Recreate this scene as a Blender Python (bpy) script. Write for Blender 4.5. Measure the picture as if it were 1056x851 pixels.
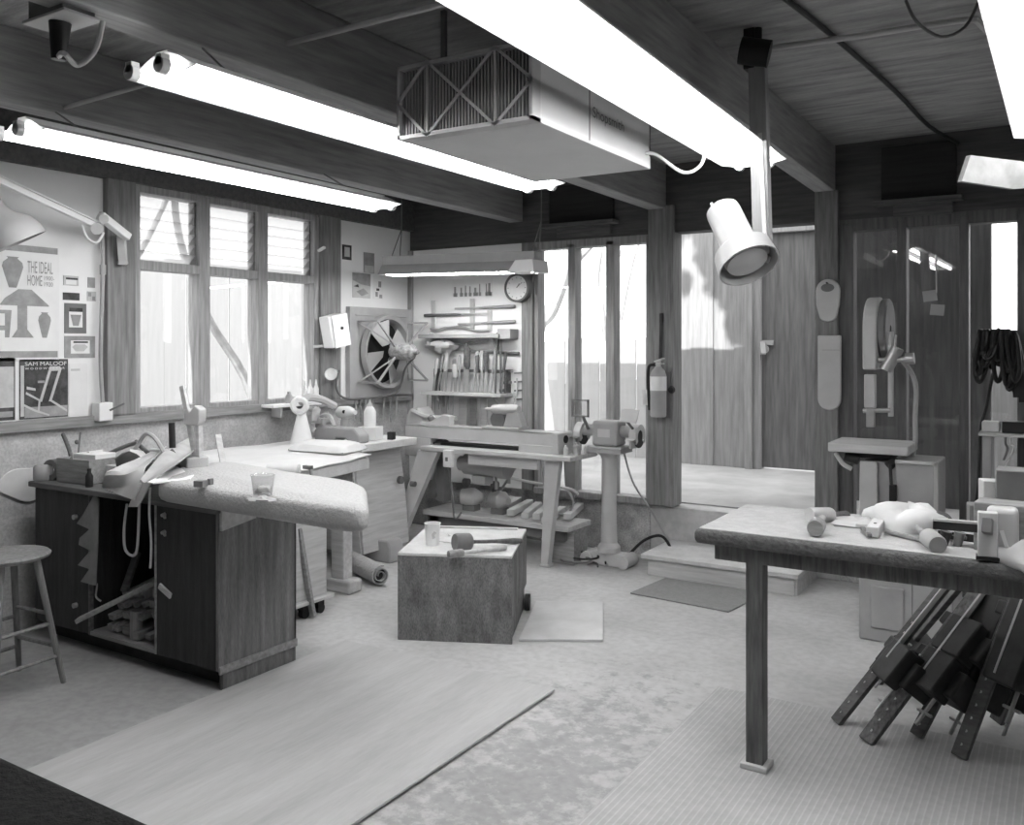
import bpy, bmesh, math, random
from mathutils import Vector, Matrix
from math import sin, cos, pi, radians
random.seed(7)
S = bpy.context.scene
for _o in list(bpy.data.objects): bpy.data.objects.remove(_o, do_unlink=True)

# ------------------------------------------------------------ camera
FPX, CXP, HOR, YAW, H = 915.0, 528.0, 357.0, 0.56, 1.65
cam = bpy.data.cameras.new('camera'); co = bpy.data.objects.new('camera', cam)
S.collection.objects.link(co); S.camera = co
co.location = (0, 0, H); co.rotation_euler = (pi/2, 0, YAW)
cam.sensor_width = 36; cam.lens = FPX/1056*36; cam.shift_y = (HOR-425.5)/1056
cam.clip_start = 0.05; cam.clip_end = 200
# ------------------------------------------------------------ colour management, sky, sun
S.view_settings.view_transform = 'Standard'; S.view_settings.look = 'None'
S.view_settings.gamma = 1; S.view_settings.use_curve_mapping = False
S.view_settings.exposure = 0.0
SKY = 3.2; SUN = 8.0; TUBE = 23.0
S.cycles.max_bounces = 10; S.cycles.diffuse_bounces = 5; S.cycles.transparent_max_bounces = 16
S.cycles.use_denoising = True
w = bpy.data.worlds.new('sky'); S.world = w; w.use_nodes = True
w.node_tree.nodes['Background'].inputs[0].default_value = (1, 1, 1, 1)
w.node_tree.nodes['Background'].inputs[1].default_value = SKY
sl = bpy.data.lights.new('sun', 'SUN'); sl.energy = SUN; sl.angle = radians(.6)
so = bpy.data.objects.new('sun', sl); S.collection.objects.link(so)
so.rotation_euler = Vector((0.10, 0.74, -0.66)).to_track_quat('-Z', 'Y').to_euler()

# ------------------------------------------------------------ pixel -> place helpers (measuring the photo)
_s, _c = sin(YAW), cos(YAW)
def _ray(px, py):
    r = (px-CXP)/FPX
    return Vector((r*_c-_s, r*_s+_c, (HOR-py)/FPX))
O = Vector((0, 0, H))
def gp(px, py, z=0.0): v = _ray(px, py); return O+v*((z-H)/v.z)
def wx(px, py, X): v = _ray(px, py); return O+v*(X/v.x)
def wy(px, py, Y): v = _ray(px, py); return O+v*(Y/v.y)
V = Vector
XL, YB = -5.18, 6.5

# ------------------------------------------------------------ mesh builder
class MB:
    def __init__(s): s.bm = bmesh.new(); s.mi = 0
    def raw(s, vs, fs, smooth=False):
        b = [s.bm.verts.new(v) for v in vs]
        for f in fs:
            try:
                q = s.bm.faces.new([b[i] for i in f]); q.material_index = s.mi; q.smooth = smooth
            except ValueError: pass
        return s
    def obox(s, c, u, v, w):
        c = V(c); u = V(u); v = V(v); w = V(w)
        vs = [c+a*u+b*v+d*w for a in (-1, 1) for b in (-1, 1) for d in (-1, 1)]
        return s.raw(vs, [(0,1,3,2),(4,6,7,5),(0,4,5,1),(2,3,7,6),(0,2,6,4),(1,5,7,3)])
    def box(s, x0, x1, y0, y1, z0, z1):
        return s.obox(((x0+x1)/2,(y0+y1)/2,(z0+z1)/2), ((x1-x0)/2,0,0), (0,(y1-y0)/2,0), (0,0,(z1-z0)/2))
    def bar(s, p0, p1, a, b, up=(0,0,1)):
        p0 = V(p0); p1 = V(p1); d = p1-p0; n = d.normalized(); up = V(up)
        if abs(n.dot(up)) > .98: up = V((0,1,0))
        x = n.cross(up).normalized(); y = x.cross(n).normalized()
        return s.obox((p0+p1)/2, d/2, x*a/2, y*b/2)
    def cyl(s, p0, p1, r0, r1=None, n=14, cap=True):
        r1 = r0 if r1 is None else r1
        p0 = V(p0); p1 = V(p1); d = (p1-p0).normalized()
        x = d.orthogonal().normalized(); y = d.cross(x)
        vs = []
        for p, r in ((p0, r0), (p1, r1)):
            vs += [p+(x*cos(2*pi*k/n)+y*sin(2*pi*k/n))*r for k in range(n)]
        fs = [(k,(k+1)%n,n+(k+1)%n,n+k) for k in range(n)]
        s.raw(vs, fs, True)
        if cap:
            s.raw(vs[:n], [tuple(range(n))[::-1]]); s.raw(vs[n:], [tuple(range(n))])
        return s
    def lathe(s, prof, o, ax=(0,0,1), n=20):
        o = V(o); d = V(ax).normalized(); x = d.orthogonal().normalized(); y = d.cross(x)
        vs = []; m = len(prof)
        for r, z in prof:
            vs += [o+d*z+(x*cos(2*pi*k/n)+y*sin(2*pi*k/n))*max(r,1e-4) for k in range(n)]
        fs = [(i*n+k, i*n+(k+1)%n, (i+1)*n+(k+1)%n, (i+1)*n+k) for i in range(m-1) for k in range(n)]
        return s.raw(vs, fs, True)
    def tube(s, pts, r, n=8, steps=6, r1=None):
        P = [V(p) for p in pts]
        if steps > 1 and len(P) > 2:
            Q = []
            for i in range(len(P)-1):
                a = P[max(i-1,0)]; b = P[i]; c = P[i+1]; d = P[min(i+2,len(P)-1)]
                for k in range(steps):
                    t = k/steps
                    Q.append(.5*((2*b)+(-a+c)*t+(2*a-5*b+4*c-d)*t*t+(-a+3*b-3*c+d)*t**3))
            Q.append(P[-1]); P = Q
        vs = []; x = None; m = len(P)
        for i, p in enumerate(P):
            d = (P[min(i+1,m-1)]-P[max(i-1,0)]).normalized()
            x = d.orthogonal().normalized() if x is None else (x-d*x.dot(d)).normalized()
            y = d.cross(x); rr = r if r1 is None else r+(r1-r)*i/(m-1)
            vs += [p+(x*cos(2*pi*k/n)+y*sin(2*pi*k/n))*rr for k in range(n)]
        fs = [(i*n+k, i*n+(k+1)%n, (i+1)*n+(k+1)%n, (i+1)*n+k) for i in range(m-1) for k in range(n)]
        fs += [tuple(range(n))[::-1], tuple((m-1)*n+k for k in range(n))]
        return s.raw(vs, fs, True)
    def prism(s, pts, o, u, v, w):
        o = V(o); u = V(u); v = V(v); w = V(w); n = len(pts)
        a = [o+u*p[0]+v*p[1] for p in pts]; vs = a+[q+w for q in a]
        return s.raw(vs, [tuple(range(n))[::-1], tuple(range(n,2*n))]+[(k,(k+1)%n,n+(k+1)%n,n+k) for k in range(n)])
    def poly(s, pts):
        return s.raw([V(p) for p in pts], [tuple(range(len(pts)))])
    def sheet(s, fn, nu, nv, th):
        # a cloth or leather sheet: fn(u,v) with thickness th
        P = [[V(fn(i/nu, j/nv)) for j in range(nv+1)] for i in range(nu+1)]
        vs = []; N = (nu+1)*(nv+1)
        for i in range(nu+1):
            for j in range(nv+1): vs.append(P[i][j])
        for i in range(nu+1):
            for j in range(nv+1):
                a = P[min(i+1,nu)][j]-P[max(i-1,0)][j]; b = P[i][min(j+1,nv)]-P[i][max(j-1,0)]
                q = a.cross(b); q = q.normalized() if q.length > 1e-9 else V((0,0,1))
                vs.append(P[i][j]+q*th)
        k = lambda i, j: i*(nv+1)+j
        fs = []
        for i in range(nu):
            for j in range(nv):
                f = (k(i,j),k(i+1,j),k(i+1,j+1),k(i,j+1)); fs.append(f[::-1]); fs.append(tuple(N+t for t in f))
        for i in range(nu):
            fs.append((k(i,0),k(i+1,0),N+k(i+1,0),N+k(i,0))); fs.append((k(i+1,nv),k(i,nv),N+k(i,nv),N+k(i+1,nv)))
        for j in range(nv):
            fs.append((k(0,j+1),k(0,j),N+k(0,j),N+k(0,j+1))); fs.append((k(nu,j),k(nu,j+1),N+k(nu,j+1),N+k(nu,j)))
        return s.raw(vs, fs, True)
    def blob(s, c, rx, ry, rz, seed=0, amp=.15, nu=14, nv=9, flat=True):
        rnd = random.Random(seed); ph = [rnd.uniform(0,6.28) for _ in range(6)]
        vs = []; c = V(c)
        for j in range(nv+1):
            t = pi*j/nv
            for i in range(nu):
                a = 2*pi*i/nu
                k = 1+amp*(sin(3*a+ph[0]+2*t)+.7*sin(5*a+ph[1]-3*t)+.6*sin(4*t+ph[2]))/2
                z = cos(t)*k*rz
                if flat: z = max(z, -rz*.25)
                vs.append(c+V((sin(t)*cos(a)*k*rx, sin(t)*sin(a)*k*ry, z)))
        fs = [(j*nu+i, (j+1)*nu+i, (j+1)*nu+(i+1)%nu, j*nu+(i+1)%nu) for j in range(nv) for i in range(nu)]
        return s.raw(vs, fs, True)

def obj(name, mb, mat, parent=None, bevel=0.0, origin=None, seg=2, ang=35, subsurf=0):
    me = bpy.data.meshes.new(name); bm = mb.bm
    bmesh.ops.recalc_face_normals(bm, faces=bm.faces)
    if parent is not None: origin = V(parent['_w'])
    elif origin is None:
        lo = V((min(v.co.x for v in bm.verts), min(v.co.y for v in bm.verts), min(v.co.z for v in bm.verts)))
        hi = V((max(v.co.x for v in bm.verts), max(v.co.y for v in bm.verts), 0))
        origin = V(((lo.x+hi.x)/2, (lo.y+hi.y)/2, lo.z))
    origin = V(origin)
    base = V(origin)
    for v in bm.verts: v.co -= base
    bm.to_mesh(me); bm.free()
    for p in me.polygons: p.use_smooth = True
    me.set_sharp_from_angle(angle=radians(ang))
    for m_ in (mat if isinstance(mat, (list, tuple)) else [mat]): me.materials.append(m_)
    o = bpy.data.objects.new(name, me); S.collection.objects.link(o)
    if parent is not None: o.parent = parent; o.location = (0,0,0)
    else: o.location = base
    o['_w'] = list(base)
    if bevel:
        b = o.modifiers.new('b', 'BEVEL'); b.width = bevel; b.segments = seg; b.limit_method = 'ANGLE'; b.angle_limit = radians(40)
    if subsurf:
        b = o.modifiers.new('s', 'SUBSURF'); b.levels = b.render_levels = subsurf
    return o
def tag(o, label, cat, group=None, kind=None):
    o['label'] = label; o['category'] = cat
    if group: o['group'] = group
    if kind: o['kind'] = kind
    return o
def thing(name, label, cat, loc, group=None):
    o = bpy.data.objects.new(name, None); S.collection.objects.link(o)
    o.location = V(loc); o.empty_display_size = .05; o['_w'] = list(V(loc))
    return tag(o, label, cat, group)
def struct(name, mb, mat, bevel=0, label=None, parent=None):
    o = obj(name, mb, mat, parent, bevel, origin=(0,0,0))
    if parent is None: o['kind'] = 'structure'
    if label: o['label'] = label
    return o
def sthing(name, loc=(0,0,0)):
    o = bpy.data.objects.new(name, None); S.collection.objects.link(o); o.location = V(loc)
    o['_w'] = list(V(loc)); o['kind'] = 'structure'; return o
def dup(root, loc, rz=0.0, label=None, group=None):
    r = root.copy(); S.collection.objects.link(r); r.location = V(loc); r.rotation_euler = (0,0,rz)
    if label: r['label'] = label
    if group: r['group'] = group
    for ch in [c for c in bpy.data.objects if c.parent == root]:
        c = ch.copy(); S.collection.objects.link(c); c.parent = r
        for g in [q for q in bpy.data.objects if q.parent == ch]:
            d = g.copy(); S.collection.objects.link(d); d.parent = c
    return r
def lettering(text, o, u, v, wid, hei, mat, parent, name='lettering'):
    cu = bpy.data.curves.new('t', 'FONT'); cu.body = text; cu.size = 1
    to = bpy.data.objects.new('t', cu); S.collection.objects.link(to)
    bpy.context.view_layer.update()
    me = bpy.data.meshes.new_from_object(to.evaluated_get(bpy.context.evaluated_depsgraph_get()))
    bpy.data.objects.remove(to)
    xs = [q.co.x for q in me.vertices]; ys = [q.co.y for q in me.vertices]
    x0, x1, y0, y1 = min(xs), max(xs), min(ys), max(ys)
    mb = MB(); mb.bm.from_mesh(me)
    u = V(u); v = V(v); o = V(o)
    for q in mb.bm.verts:
        q.co = o+u*((q.co.x-x0)/(x1-x0)*wid)+v*((q.co.y-y0)/(y1-y0)*hei)
    return obj(name, mb, mat, parent)

# ------------------------------------------------------------ materials (grey scale, as the photograph)
def mat(name, v, rough=.7, var=.25, scale=6, st=(1,1,1), bump=0.0, metal=0.0, spec=.3, fine=0.0, stain=None):
    m = bpy.data.materials.new(name); m.use_nodes = True; t = m.node_tree; n = t.nodes; L = t.links
    b = n['Principled BSDF']; b.inputs['Roughness'].default_value = rough; b.inputs['Metallic'].default_value = metal
    b.inputs['Specular IOR Level'].default_value = spec
    tc = n.new('ShaderNodeTexCoord'); mp = n.new('ShaderNodeMapping'); mp.inputs['Scale'].default_value = st
    L.new(tc.outputs['Object'], mp.inputs[0])
    no = n.new('ShaderNodeTexNoise'); no.inputs['Scale'].default_value = scale; no.inputs['Detail'].default_value = 6
    no.inputs['Roughness'].default_value = .6; L.new(mp.outputs[0], no.inputs[0])
    r = n.new('ShaderNodeValToRGB'); e = r.color_ramp.elements
    e[0].position = .3; e[1].position = .7
    lo, hi = v*(1-var), min(v*(1+var), .93)
    e[0].color = (lo,lo,lo,1); e[1].color = (hi,hi,hi,1); L.new(no.outputs[0], r.inputs[0])
    col = r.outputs[0]
    if fine:
        n2 = n.new('ShaderNodeTexNoise'); n2.inputs['Scale'].default_value = scale*14; n2.inputs['Detail'].default_value = 3
        L.new(mp.outputs[0], n2.inputs[0])
        mx = n.new('ShaderNodeMix'); mx.data_type = 'RGBA'; mx.blend_type = 'MULTIPLY'; mx.inputs[0].default_value = 1
        r2 = n.new('ShaderNodeValToRGB'); q = r2.color_ramp.elements; q[0].position = .35; q[1].position = .62
        q[0].color = (1-fine,)*3+(1,); q[1].color = (1,1,1,1); L.new(n2.outputs[0], r2.inputs[0])
        L.new(col, mx.inputs[6]); L.new(r2.outputs[0], mx.inputs[7]); col = mx.outputs[2]
    L.new(col, b.inputs['Base Color'])
    if bump:
        bp = n.new('ShaderNodeBump'); bp.inputs['Strength'].default_value = bump; bp.inputs['Distance'].default_value = .02
        L.new(no.outputs[0], bp.inputs['Height']); L.new(bp.outputs[0], b.inputs['Normal'])
    m['col_out'] = 1
    return m
def glassmat(name, tint=1.0, refl=1.0):
    m = bpy.data.materials.new(name); m.use_nodes = True; t = m.node_tree; n = t.nodes; L = t.links
    n.remove(n['Principled BSDF']); out = n['Material Output']
    tr = n.new('ShaderNodeBsdfTransparent'); tr.inputs[0].default_value = (tint,tint,tint,1)
    gl = n.new('ShaderNodeBsdfGlossy'); gl.inputs['Roughness'].default_value = .01
    fr = n.new('ShaderNodeFresnel'); fr.inputs[0].default_value = 1.5
    ge = n.new('ShaderNodeNewGeometry'); io = n.new('ShaderNodeMath'); io.operation = 'MULTIPLY_ADD'
    io.inputs[1].default_value = 1/1.5-1.5; io.inputs[2].default_value = 1.5
    L.new(ge.outputs['Backfacing'], io.inputs[0]); L.new(io.outputs[0], fr.inputs[0])
    mu = n.new('ShaderNodeMath'); mu.operation = 'MULTIPLY'; mu.inputs[1].default_value = refl; mu.use_clamp = True
    mx = n.new('ShaderNodeMixShader'); L.new(fr.outputs[0], mu.inputs[0]); L.new(mu.outputs[0], mx.inputs[0])
    L.new(tr.outputs[0], mx.inputs[1]); L.new(gl.outputs[0], mx.inputs[2]); L.new(mx.outputs[0], out.inputs[0])
    return m
def emit(name, s):
    m = bpy.data.materials.new(name); m.use_nodes = True; b = m.node_tree.nodes['Principled BSDF']
    b.inputs['Base Color'].default_value = (.9,.9,.9,1)
    b.inputs['Emission Color'].default_value = (1,1,1,1); b.inputs['Emission Strength'].default_value = s
    return m
WZ, WX_, WY_ = (9,9,.7), (.7,9,9), (9,.7,9)       # grain along z, x, y
M = dict(
 concrete=mat('dusty_concrete', .50, .85, .16, 1.6, bump=.15, fine=.12),
 plaster=mat('rough_plaster', .50, .9, .22, 5, bump=.5, fine=.2),
 curb=mat('old_concrete_curb', .44, .9, .4, 6, bump=.5, fine=.3),
 wallboard=mat('white_wallboard', .80, .7, .05, 2),
 post=mat('weathered_post', .21, .75, .35, 4, WZ, bump=.1),
 beamY=mat('dark_beam', .33, .75, .25, 4, WY_, bump=.1),
 header=mat('dark_header', .095, .75, .3, 4, WX_, bump=.1),
 ceil=mat('ceiling_boards', .37, .75, .35, 2.2, (1.2,7,7), bump=.1, fine=.15),
 frame=mat('window_frame_wood', .31, .65, .3, 5, WZ),
 frameY=mat('window_rail_wood', .26, .65, .3, 5, WY_),
 darkframe=mat('dark_mullion_wood', .13, .6, .3, 5, WZ),
 cab=mat('shaded_cabinet_panel', .045, .6, .35, 3, WZ, fine=.25),  # dark panel; shade of the unlit front is partly put into this colour
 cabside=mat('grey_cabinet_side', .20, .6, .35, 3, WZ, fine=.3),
 boxw=mat('dark_plywood', .19, .65, .45, 5, (3,3,1), fine=.4),
 light=mat('pale_wood', .52, .65, .18, 4, WX_),
 lightY=mat('pale_wood_y', .52, .65, .18, 4, WY_),
 dusty=mat('dusted_top', .62, .8, .12, 8, fine=.1),
 ply=mat('dusty_plywood', .47, .75, .13, 2.0, (3,.4,3), fine=.06),
 carpet=mat('pale_carpet', .50, .95, .10, 60, bump=.5, fine=.12),
 carpetd=mat('dark_carpet', .025, .95, .35, 60, bump=.8, fine=.3),
 cloth=mat('white_cloth', .68, .9, .06, 5),
 leather=mat('grey_leather', .46, .7, .18, 5),
 canvas=mat('mid_canvas', .24, .85, .25, 8),
 white=mat('white_paint', .80, .45, .04, 3),
 enamel=mat('white_enamel', .84, .35, .02, 3),
 paper=mat('paper', .76, .8, .05, 6),
 grey=mat('grey_machine_paint', .36, .45, .12, 4),
 lgrey=mat('light_machine_paint', .50, .45, .10, 4),
 dgrey=mat('dark_machine_paint', .16, .45, .2, 5),
 iron=mat('cast_iron', .10, .45, .3, 9, metal=.5),
 steel=mat('dusty_steel', .45, .4, .15, 6, metal=.6),
 black=mat('black_rubber', .02, .5, .3, 6),
 blk2=mat('black_iron', .035, .5, .4, 10),
 wood=mat('mid_wood', .27, .6, .3, 5, WX_),
 woodz=mat('mid_wood_upright', .27, .6, .3, 5, WZ),
 dwood=mat('dark_wood', .12, .6, .35, 5, WX_),
 stoolw=mat('worn_stool_wood', .20, .5, .3, 5, WZ),
 legw=mat('dark_bench_leg', .13, .6, .5, 7, (9,9,.8)),
 scrap=mat('offcut_wood', .20, .7, .35, 6, WX_),
 board=mat('white_board', .58, .8, .12, 5),
 mat_=mat('grey_doormat', .27, .95, .1, 40, fine=.2),
 print_d=mat('print_dark', .06, .6, .7, 14), print_m=mat('print_mid', .30, .6, .25, 12), print_l=mat('print_light', .5, .6, .15, 12),
 fence=mat('pale_fence_board', .50, .8, .05, 3, WZ),  # one even pale colour for the fence boards
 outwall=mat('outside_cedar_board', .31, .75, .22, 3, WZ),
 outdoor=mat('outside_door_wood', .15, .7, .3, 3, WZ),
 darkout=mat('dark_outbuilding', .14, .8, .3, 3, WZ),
 ground=mat('dusty_yard', .44, .95, .2, 2, bump=.3),
 bark=mat('pale_bark', .40, .9, .25, 8), leaf=mat('leaf', .2, .7, .4, 6),
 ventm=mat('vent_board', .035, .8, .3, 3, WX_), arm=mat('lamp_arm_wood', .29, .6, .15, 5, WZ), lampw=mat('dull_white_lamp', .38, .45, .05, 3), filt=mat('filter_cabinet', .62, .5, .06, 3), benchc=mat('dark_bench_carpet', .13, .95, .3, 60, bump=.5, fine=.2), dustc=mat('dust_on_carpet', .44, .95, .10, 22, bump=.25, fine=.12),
 socket=mat('lamp_holder', .75, .4, .02, 3),
)
M['tube'] = emit('lit_tube', TUBE); M['tube2'] = emit('lit_shop_tube', TUBE*1.9)
M['glass'] = glassmat('window_glass', .97, 1.0)
M['louvre'] = glassmat('louvre_glass', .9, 1.3)
_t = M['louvre'].node_tree; _o = _t.nodes['Material Output']; _src = _o.inputs[0].links[0].from_socket
_tl = _t.nodes.new('ShaderNodeBsdfTranslucent'); _tl.inputs[0].default_value = (.5,.5,.5,1)
_mx = _t.nodes.new('ShaderNodeMixShader'); _mx.inputs[0].default_value = .45
_t.links.new(_src, _mx.inputs[1]); _t.links.new(_tl.outputs[0], _mx.inputs[2]); _t.links.new(_mx.outputs[0], _o.inputs[0])
M['shield'] = glassmat('clear_shield', .93, 1.2)
# ============================================================ THE SETTING
ZC = 3.06
def floor_mat():
    m = mat('workshop_floor', .50, .85, .14, 1.6, bump=.12, fine=.12); t = m.node_tree; n = t.nodes; L = t.links
    b = n['Principled BSDF']; src = b.inputs['Base Color'].links[0].from_socket
    tc = n.new('ShaderNodeTexCoord')
    # worn patch of bare concrete between the sheet and the ribbed mat
    ns = n.new('ShaderNodeTexNoise'); ns.inputs['Scale'].default_value = 11; ns.inputs['Detail'].default_value = 8; ns.inputs['Roughness'].default_value = .7
    L.new(tc.outputs['Object'], ns.inputs[0])
    vd = n.new('ShaderNodeVectorMath'); vd.operation = 'SUBTRACT'; vd.inputs[1].default_value = (-1.75, 2.9, 0)
    L.new(tc.outputs['Object'], vd.inputs[0])
    vs = n.new('ShaderNodeVectorMath'); vs.operation = 'MULTIPLY'; vs.inputs[1].default_value = (1.7, .75, 0); L.new(vd.outputs[0], vs.inputs[0])
    ln = n.new('ShaderNodeVectorMath'); ln.operation = 'LENGTH'; L.new(vs.outputs[0], ln.inputs[0])
    sb = n.new('ShaderNodeMath'); sb.operation = 'MULTIPLY_ADD'; sb.inputs[1].default_value = -.22; sb.inputs[2].default_value = .16; L.new(ln.outputs['Value'], sb.inputs[0])
    ad = n.new('ShaderNodeMath'); L.new(sb.outputs[0], ad.inputs[0]); L.new(ns.outputs[0], ad.inputs[1])
    r = n.new('ShaderNodeValToRGB'); e = r.color_ramp.elements; e[0].position = .49; e[1].position = .60
    e[0].color = (1,1,1,1); e[1].color = (.74,.74,.74,1); L.new(ad.outputs[0], r.inputs[0])
    mx = n.new('ShaderNodeMix'); mx.data_type = 'RGBA'; mx.blend_type = 'MULTIPLY'; mx.inputs[0].default_value = 1
    L.new(src, mx.inputs[6]); L.new(r.outputs[0], mx.inputs[7])
    # swept bare concrete at the stool, left of the plywood sheet
    sx = n.new('ShaderNodeSeparateXYZ'); L.new(tc.outputs['Object'], sx.inputs[0])
    m1 = n.new('ShaderNodeMath'); m1.operation = 'MULTIPLY_ADD'; m1.inputs[1].default_value = .25; L.new(ns.outputs[0], m1.inputs[0]); L.new(sx.outputs[0], m1.inputs[2])
    r2 = n.new('ShaderNodeMapRange'); r2.inputs[1].default_value = -3.34; r2.inputs[2].default_value = -3.22; r2.inputs[3].default_value = .72; r2.inputs[4].default_value = 1.0
    L.new(m1.outputs[0], r2.inputs[0])
    r3 = n.new('ShaderNodeMapRange'); r3.inputs[1].default_value = 2.7; r3.inputs[2].default_value = 3.6; r3.inputs[3].default_value = 0; r3.inputs[4].default_value = 1.0
    L.new(sx.outputs[1], r3.inputs[0])
    m2 = n.new('ShaderNodeMath'); m2.operation = 'MAXIMUM'; L.new(r2.outputs[0], m2.inputs[0]); L.new(r3.outputs[0], m2.inputs[1])
    mz = n.new('ShaderNodeMix'); mz.data_type = 'RGBA'; mz.blend_type = 'MULTIPLY'; mz.inputs[0].default_value = 1
    L.new(mx.outputs[2], mz.inputs[6]); L.new(m2.outputs[0], mz.inputs[7]); L.new(mz.outputs[2], b.inputs['Base Color'])
    return m
struct('floor', MB().box(XL-.2, 3.3, -2.7, YB+.2, -.1, 0), floor_mat(), label='dusty concrete workshop floor')
struct('ceiling', MB().box(XL-.3, 3.4, -2.8, 7.2, ZC, ZC+.09), M['ceil'], label='dark plank ceiling')
# left wall: rough plaster below, boards above, window between
struct('wall_left', MB().box(XL-.2, XL, -2.7, YB+.2, 0, 1.16), M['plaster'], label='rough plastered lower wall')
pw = wx(30,497,XL)
pts = [((.17+.025*sin(2*k*pi/20+1))*cos(k*pi/20), (.10+.018*sin(3*k*pi/20))*sin(k*pi/20)) for k in range(40)]
struct('wall_left', MB().prism([(a_*1.03,b_*1.03-.012) for a_,b_ in pts], (XL,pw.y,pw.z), (0,1,0), (0,0,1), (.002,0,0)), M['dgrey'], label='dark broken edge of the plaster patch')
struct('wall_left', MB().prism(pts, (XL,pw.y,pw.z), (0,1,0), (0,0,1), (.010,0,0)), M['board'], .005, label='pale bulging plaster patch')
struct('trim_1', MB().box(XL-.2, XL+.05, -2.7, YB, 1.15, 1.215), M['frameY'], .004, label='wooden sill rail along the left wall')
struct('wall_left', MB().box(XL-.14, XL, -2.7, 3.385, 1.215, 2.71), M['wallboard'], label='white wallboard left of the window')
struct('wall_left', MB().box(XL-.14, XL, 5.5, YB, 1.215, 2.73), M['wallboard'], label='white wallboard in the corner')
struct('wall_left', MB().box(XL-.2, XL+.06, -2.7, YB, 2.71, ZC), M['header'], label='dark header beam over the left window')
for y0, y1 in ((3.385, 3.585), (5.27, 5.505)):
    struct('trim_2', MB().box(XL-.12, XL+.05, y0, y1, 1.2, 2.72), M['post'], .006, label='weathered wooden post beside the left window')
# left window
wl = sthing('window_1', (XL, 4.43, 1.2)); wl['label'] = 'six-light window with louvred upper panes'
mb = MB()
ys = [3.585, 4.115, 4.685, 5.27]
mb.box(XL-.1, XL+.02, 3.585, 5.27, 2.66, 2.73); mb.box(XL-.1, XL+.02, 3.585, 5.27, 1.19, 1.245)
mb.box(XL-.1, XL+.02, 3.585, 5.27, 2.155, 2.215)
for y, hw in ((3.605,.03),(4.15,.045),(4.685,.045),(5.25,.03)): mb.box(XL-.1, XL+.025, y-hw, y+hw, 1.2, 2.7)
obj('window_frame', mb, M['frame'], wl, .004)
bays = [(3.635,4.105),(4.195,4.64),(4.73,5.22)]
for a, b in bays:
    obj('pane', MB().box(XL-.06, XL-.054, a, b, 1.245, 2.155), M['glass'], wl)
    mb = MB()
    for k in range(6):
        z = 2.255+k*.072
        mb.obox((XL-.045, (a+b)/2, z), (.028,0,.028), (0,(b-a)/2,0), (.004,0,-.004))
    obj('louvre_pane', mb, M['louvre'], wl)
    mb = MB()
    for y in (a+.006, b-.006):
        mb.box(XL-.075, XL-.02, y-.008, y+.008, 2.215, 2.66)
    obj('louvre_rail', mb, M['dgrey'], wl)
obj('latch', MB().bar((XL+.03,5.26,2.42),(XL+.09,5.27,2.45),.03,.02), M['white'], wl, .003)
# back wall
mb = MB().box(XL-.2, -2.79, YB, YB+.2, 0, .43).box(-1.36, 3.3, YB, YB+.2, 0, .43)
struct('wall_back', mb, M['curb'], .01, label='low concrete curb wall under the back windows')
struct('wall_back', MB().box(-2.79, -1.36, YB, YB+.2, 0, .40), M['concrete'], .01, label='dusty concrete sill of the doorway')
mb = MB().box(XL-.2, 3.3, YB-.02, YB+.14, 2.53, ZC)
struct('wall_back', mb, M['header'], label='dark board header above the back windows')
struct('wall_back', MB().box(XL, -3.96, YB-.03, YB+.1, .43, 2.53), M['wallboard'], label='white tool board wall in the corner')
struct('wall_right', MB().box(3.2, 3.4, -2.7, YB+.2, 0, ZC), M['post'], label='dark boarded right wall')
struct('wall_rear', MB().box(XL-.2, 3.4, -2.8, -2.7, 0, ZC), M['post'], label='dark boarded rear wall')
for x0, x1, nm in ((-2.785, -2.575, 0), (-1.518, -1.359, 1)):
    struct('trim_3', MB().box(x0, x1, YB-.06, YB+.12, .41 if nm == 0 else .40, 2.74), M['post'], .006, label='weathered post at the doorway')
struct('trim_4', MB().box(-3.95, -3.84, YB-.05, YB+.12, .43, 2.53), M['post'], .005, label='wooden post beside the tool board')
struct('trim_4', MB().box(XL, XL+.05, YB-.06, YB-.03, .95, 2.53), M['frame'], .004, label='corner batten')
# beams, low edge rising a little towards the camera
def beam(x0, x1, z0, z1, label):
    mb = MB(); y0, y1 = -2.7, YB
    vs = [(x,y,z) for x in (x0,x1) for (y,zz) in ((y0,z1),(y1,z0)) for z in (zz,ZC)]
    mb.raw(vs, [(0,2,3,1),(4,5,7,6),(0,1,5,4),(2,6,7,3),(0,4,6,2),(1,3,7,5)])
    struct('trim_5', mb, M['beamY'], .006, label=label)
beam(-1.52, -1.385, 2.735, 2.92, 'heavy ceiling beam right of the air filter')
beam(-2.785, -2.65, 2.715, 2.76, 'ceiling beam left of the air filter')
beam(-4.09, -3.955, 2.715, 2.74, 'ceiling beam nearest the left wall')
beam(-.13, .02, 2.735, 2.9, 'ceiling beam above the right bench')
beam(1.15, 1.3, 2.735, 2.9, 'ceiling beam at the right')
# back windows, three tall lights
w2 = sthing('window_2', (-3.3, YB, .43)); w2['label'] = 'three tall panes beside the doorway'
mb = MB().box(-3.84, -2.785, YB-.02, YB+.1, 2.465, 2.53).box(-3.84, -2.785, YB-.035, YB+.1, .40, .455)
for x0, x1 in ((-3.84,-3.805),(-3.515,-3.448),(-3.168,-3.095),(-2.82,-2.785)): mb.box(x0, x1, YB-.02, YB+.1, .44, 2.5)
obj('window_frame', mb, M['frame'], w2, .004)
for a, b in ((-3.805,-3.515),(-3.448,-3.168),(-3.095,-2.82)):
    obj('pane', MB().box(a, b, YB+.04, YB+.046, .455, 2.465), M['glass'], w2)
w3 = sthing('window_3', (-.6, YB, .43)); w3['label'] = 'tall dark-framed panes behind the bandsaw'
mb = MB().box(-1.36, 3.2, YB-.02, YB+.1, 2.45, 2.535).box(-1.36, 3.2, YB-.03, YB+.1, .40, .46)
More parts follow.
